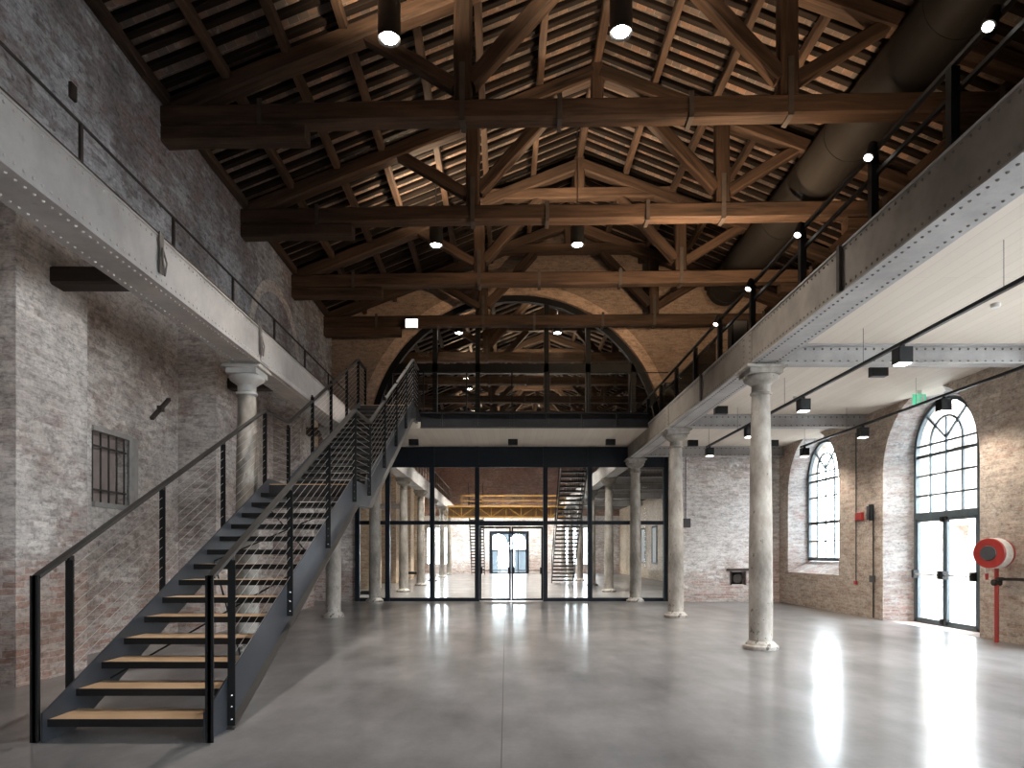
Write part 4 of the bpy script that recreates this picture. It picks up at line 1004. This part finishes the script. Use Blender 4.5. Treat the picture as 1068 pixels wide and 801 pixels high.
# ================================================================== signs
s_ = T('exit_sign', 'lit white exit sign hung on the fourth truss on the stair side', 'sign', (-2.60, 18.75, 7.62))
MB().box(-2.77, -2.43, 18.76, 18.80, 7.60, 7.84).build('case', 'white', s_)
MB().box(-2.76, -2.44, 18.75, 18.76, 7.61, 7.83).build('lit_panel', 'signglow', s_)
MB().box(-2.62, -2.58, 18.77, 18.90, 7.84, 7.9).build('bracket', 'black', s_)
s_ = T('exit_sign', 'lit white exit sign beyond the arched glazing', 'sign', (-2.8, 27.5, 8.2))
MB().box(-2.97, -2.63, 27.51, 27.55, 8.2, 8.5).build('case', 'white', s_)
MB().box(-2.96, -2.64, 27.50, 27.51, 8.21, 8.49).build('lit_panel', 'signglow', s_)
MB().tube([(-2.8, 27.53, 8.5), (-2.8, 27.53, 8.98)], 0.01).build('rod', 'black', s_)
x, y, z = 7.70, 12.7, 4.17
s_ = T('exit_sign', 'small green emergency exit sign under the aisle ceiling at the arched glass door', 'sign', (x, y, z))
MB().box(x-0.13, x+0.11, y, y+0.03, z, z+0.19).build('panel', 'greenglow', s_)
pg = MB()
pg.box(x-0.055, x-0.03, y-0.004, y, z+0.13, z+0.155).bar((x-0.045, y-0.002, z+0.12), (x-0.03, y-0.002, z+0.07), 0.004, 0.025, (1,0,0)).bar((x-0.03, y-0.002, z+0.07), (x-0.06, y-0.002, z+0.03), 0.004, 0.014, (1,0,0)).bar((x-0.03, y-0.002, z+0.07), (x-0.005, y-0.002, z+0.04), 0.004, 0.014, (1,0,0))
pg.box(x+0.02, x+0.075, y-0.004, y, z+0.03, z+0.155); pg.build('running_figure_pictogram', 'white', s_)
MB().box(x-0.03, x+0.03, y+0.005, y+0.025, z+0.19, CLT).build('bracket', 'white', s_)

# ================================================================== grille window in the brick wall, iron anchor
ya, yb, za, zb = GR
gw = T('grille_window', 'small blind window with iron bars in the limewashed brick wall', 'window', (WREC, (ya+yb)/2, za))
MB().box(WREC-0.29, WREC-0.20, ya, yb, za, zb).build('infill', 'grillback', gw)
bars = MB()
for k in range(5):
    y = ya+0.06+(yb-ya-0.12)*k/4
    MB().tube([(WREC-0.03, y, za-0.02), (WREC-0.03, y, zb+0.02)], 0.014, 8).build('bar', 'iron', gw)
for z in (za+0.18, zb-0.2): MB().box(WREC-0.045, WREC-0.025, ya-0.02, yb+0.02, z-0.014, z+0.014).build('cross_bar', 'iron', gw)
MB().box(WREC-0.02, WREC+0.025, yb, yb+0.24, za-0.06, zb+0.05).build('jamb', 'stonetrim', gw)
MB().box(WREC-0.02, WREC+0.03, ya, yb, zb, zb+0.07).build('lintel', 'stonetrim', gw)
MB().box(WREC-0.02, WREC+0.05, ya, yb, za-0.07, za).build('sill', 'stonetrim', gw)
a = MB().bar((WREC+0.03, 11.05, 3.58), (WREC+0.03, 11.62, 4.02), 0.05, 0.06, (1,0,0)).box(WREC-0.02, WREC+0.07, 11.27, 11.39, 3.755, 3.84)
tag(a.build('wall_anchor', 'iron'), 'slanting rusty iron wall anchor above the barred window', 'wall anchor')
a = MB().bar((WREC+0.03, 15.25, 3.5), (WREC+0.03, 15.6, 3.85), 0.05, 0.06, (1,0,0)).box(WREC-0.02, WREC+0.07, 15.38, 15.47, 3.63, 3.72)
tag(a.build('wall_anchor', 'iron'), 'slanting rusty iron wall anchor behind the pale column at the stair landing', 'wall anchor')
o = MB().box(WL-0.03, WL+0.02, 9.0+0, 9.12, 6.88, 7.08)
tag(MB().box(WL-0.02, WL+0.035, 7.95, 8.06, 6.72, 6.9).build('putlog_iron', 'iron'), 'small dark iron stub high on the grey upper brick wall', 'iron stub')

# ================================================================== aisle end wall and right wall fittings
n = T('wall_niche', 'small dark vent hole under an iron lintel low in the white brick end wall', 'vent', (6.69, YG-0.25, 0.5))
MB().box(6.36, 7.02, YG-0.30, YG-0.2, 0.90, 0.96).build('lintel', 'iron', n)
MB().box(6.49, 6.89, YG-0.02, YG-0.0, 0.49, 0.87).build('back_plate', 'black', n)
MB().tube([(6.69, YG-0.20, 0.67), (6.69, YG-0.05, 0.67)], [0.13, 0.10], 20).build('vent_pipe', 'iron', n, smooth=True)
fr_ = MB().box(6.46, 6.50, YG-0.27, YG-0.2, 0.48, 0.88).box(6.88, 6.92, YG-0.27, YG-0.2, 0.48, 0.88); fr_.build('frame', 'iron', n)
c = T('security_camera', 'small white camera bracketed high on the white brick end wall', 'camera', (6.53, YG-0.3, 3.95))
MB().box(6.48, 6.58, YG-0.27, YG-0.245, 4.0, 4.2).build('bracket', 'white', c)
MB().tube([(6.50, YG-0.27, 4.05), (6.50, YG-0.36, 3.98)], 0.02).build('arm', 'white', c)
MB().lathe([(0.02,0.0),(0.07,0.03),(0.085,0.07),(0.07,0.12),(0.02,0.14)], (6.42, YG-0.40, 3.86), 16).lathe([(0.02,0.0),(0.06,0.03),(0.07,0.06),(0.06,0.1),(0.02,0.12)], (6.60, YG-0.36, 3.86), 16).build('camera_head', 'white', c, smooth=True)
tag(MB().box(7.36, 7.50, YG-0.34, YG-0.24, 3.52, 3.66).build('speaker_box', 'grey', bevel=0.01), 'small dark grey box high on the end wall near the corner', 'wall box')
j = T('junction_box', 'grey junction box with vertical conduit on the end wall behind the second column', 'junction box', (5.17, YG-0.3, 2.15))
MB().box(5.08, 5.30, YG-0.34, YG-0.24, 2.14, 2.40).build('box', 'grey', j, bevel=0.008)
MB().tube([(5.17, YG-0.28, 2.40), (5.17, YG-0.28, 4.40)], 0.014).build('conduit', 'grey', j)

# conduits, call points between the arched openings
X = WR-0.02
j = T('fire_call_point', 'red fire call point with conduit on the beige brick pier', 'call point', (X, 15.5, 2.1))
MB().box(X-0.05, X+0.01, 15.02, 15.30, 2.12, 2.30).build('box', 'red', j, bevel=0.008)
MB().tube([(X, 15.34, 0.75), (X, 15.34, 4.1)], 0.012).build('conduit', 'grey', j)
MB().box(X-0.03, X+0.01, 15.29, 15.39, 0.70, 0.78).build('button', 'red', j)
j = T('intercom', 'dark grey wall telephone box with cable on the beige brick pier', 'telephone', (X, 14.6, 2.1))
MB().box(X-0.07, X+0.01, 14.60, 14.78, 2.12, 2.42).build('box', 'grey', j, bevel=0.01)
MB().box(X-0.12, X-0.05, 14.50, 14.59, 2.10, 2.44).build('handset', 'black', j, bevel=0.01)
MB().tube([(X, 14.62, 0.02), (X, 14.62, 2.12)], 0.014).build('conduit', 'iron', j)
MB().box(X-0.05, X+0.01, 14.55, 14.70, 0.78, 0.92).build('socket_box', 'grey', j)

# fire hose reel
hx, hy, hz = 7.54, 10.56, 1.40
hr_ = T('fire_hose_reel', 'red fire hose reel with white hose on the brick wall beside the arched glass door', 'hose reel', (7.74, 10.75, 0))
ax = Vector((-0.90, -0.44, 0)).normalized()
C0 = Vector((hx, hy, hz))
MB().tube([C0+ax*0.10, C0+ax*0.13], 0.232, 32).tube([C0+ax*0.125, C0+ax*0.14], [0.232, 0.222], 32).build('front_disc', 'red', hr_, smooth=True)
MB().tube([C0-ax*0.15, C0-ax*0.12], 0.232, 32).build('rear_disc', 'red', hr_, smooth=True)
MB().tube([C0+ax*0.13, C0+ax*0.165], [0.12, 0.11], 24).build('hub', 'grey', hr_, smooth=True)
a_ = ax.cross(Vector((0,0,1))).normalized(); u_ = Vector((0,0,1)); cp = []
for k in range(24*6+1):
    t = 2*PI*k/24; cp.append(C0+ax*(0.085-0.19*k/144)+(a_*math.cos(t)+u_*math.sin(t))*0.215)
cp += [cp[-1]+Vector((0.03,-0.02,-0.15)), cp[-1]+Vector((0.04,-0.03,-0.32))]
MB().tube(cp, 0.021, 8).tube([C0+ax*0.1, C0-ax*0.13], 0.20, 24).build('hose', 'hose', hr_, smooth=True)
nz = cp[-1]
MB().tube([nz, nz+Vector((0.0,0.0,-0.10))], [0.03, 0.02], 10).build('nozzle', 'red', hr_)
MB().tube([(7.70, 10.72, 0.0), (7.70, 10.72, 1.25)], 0.032, 14).build('riser_pipe', 'red', hr_, smooth=True)
MB().box(7.68, WR-0.005, 10.70, 10.74, 1.33, 1.45).tube([(7.70, 10.72, 1.25), C0], 0.03, 10).build('bracket', 'red', hr_)
MB().tube([(7.64, 10.72, 0.94), (7.76, 10.72, 0.94)], 0.05, 12).tube([(7.70, 10.72, 1.0), (7.70, 10.60, 1.0)], 0.03, 10).box(7.62, 7.72, 10.56, 10.60, 0.98, 1.02).build('valve', 'iron', hr_)
MB().tube([(7.78, 10.82, 0.99), (7.80, 9.2, 1.02)], 0.022, 8).build('feed_pipe', 'iron', hr_)

# ================================================================== things beyond the glass
def far_stair(x0, x1, ya, yb, n, zt, label):
    s_ = T('steel_stair', label, 'staircase', ((x0+x1)/2, ya, 0))
    for x in (x0, x1): MB().bar((x, ya, 0.05), (x, yb, zt-0.02), 0.03, 0.24).build('stringer', 'black', s_)
    for x in (x0, x1): MB().bar((x, ya, 1.0), (x, yb, zt+0.95), 0.03, 0.03).build('handrail', 'black', s_)
    for k in range(n):
        y = ya+(yb-ya)*(k+0.5)/n; z = zt*(k+1)/n
        MB().box(x0, x1, y-0.15, y+0.15, z-0.07, z).build('tread', 'black', s_)
    for k in (1, 7, 13, 19):
        y = ya+(yb-ya)*(k+0.5)/n; z = zt*(k+1)/n
        for x in (x0, x1): MB().box(x-0.015, x+0.015, y-0.015, y+0.015, z-0.05, z+0.98).build('post', 'black', s_)
far_stair(2.12, 3.12, 32.0, 26.5, 27, 4.6, 'dark open tread stair behind the glass on the shuttered window side')
far_stair(-2.25, -1.4, 44.5, 40.5, 24, 4.6, 'small dark stair far behind the glass doors beside the white end wall')
cr = T('bridge_crane', 'ochre yellow lattice crane bridge spanning the rear hall', 'crane', (0, 40, 3.48))
MB().box(-3.45, 3.45, 40.6, 40.64, 3.5, 4.18).build('rear_plate', 'ochrebrown', cr)
ch = MB().box(-3.45, 3.45, 39.95, 40.05, 4.10, 4.20).box(-3.45, 3.45, 39.95, 40.05, 3.48, 3.56); ch.build('chord', 'yellow', cr)
la = MB()
for k in range(8):
    x = -3.5+0.875*k
    la.box(x-0.02, x+0.02, 39.97, 40.03, 3.52, 4.15)
    la.bar((x, 40, 3.54 if k % 2 else 4.14), (x+0.875, 40, 4.14 if k % 2 else 3.54), 0.04, 0.04, (0,1,0))
la.build('lattice', 'yellow', cr)
ra_ = MB().box(-2.6, 3.47, 39.97, 40.03, 4.74, 4.79).box(-2.6, 3.47, 39.97, 40.03, 4.46, 4.50)
for k in range(6): ra_.box(-2.6+1.2*k-0.02, -2.6+1.2*k+0.02, 39.98, 40.02, 4.2, 4.78)
ra_.build('handrail', 'yellow', cr)
MB().box(-3.45, 3.45, 40.05, 40.6, 4.12, 4.18).build('walkway', 'ochrebrown', cr)
tag(MB().box(-5.2, -4.55, 23.1, 23.6, 0.0, 0.12).build('floor_plinth', 'black', bevel=0.01), 'low black plinth on the floor behind the glass next to the stair', 'plinth')
be = T('bench', 'low black bench behind the glass against the cream brick piers', 'bench', (-4.6, 33.5, 0))
MB().box(-5.05, -4.2, 33.0, 34.2, 0.38, 0.5).build('seat', 'black', be)
for x_, y_ in ((-5.0,33.1),(-4.25,33.1),(-5.0,34.1),(-4.25,34.1)): MB().box(x_-0.03, x_+0.03, y_-0.03, y_+0.03, 0, 0.38).build('leg', 'black', be)
pp = MB().tube([(-5.7, 26.2, 3.2), (-3.95, 26.2, 3.2)], 0.10, 14)
tag(pp.build('service_pipe', 'girder', smooth=True), 'pale horizontal service pipe between wall and columns behind the glass', 'pipe')
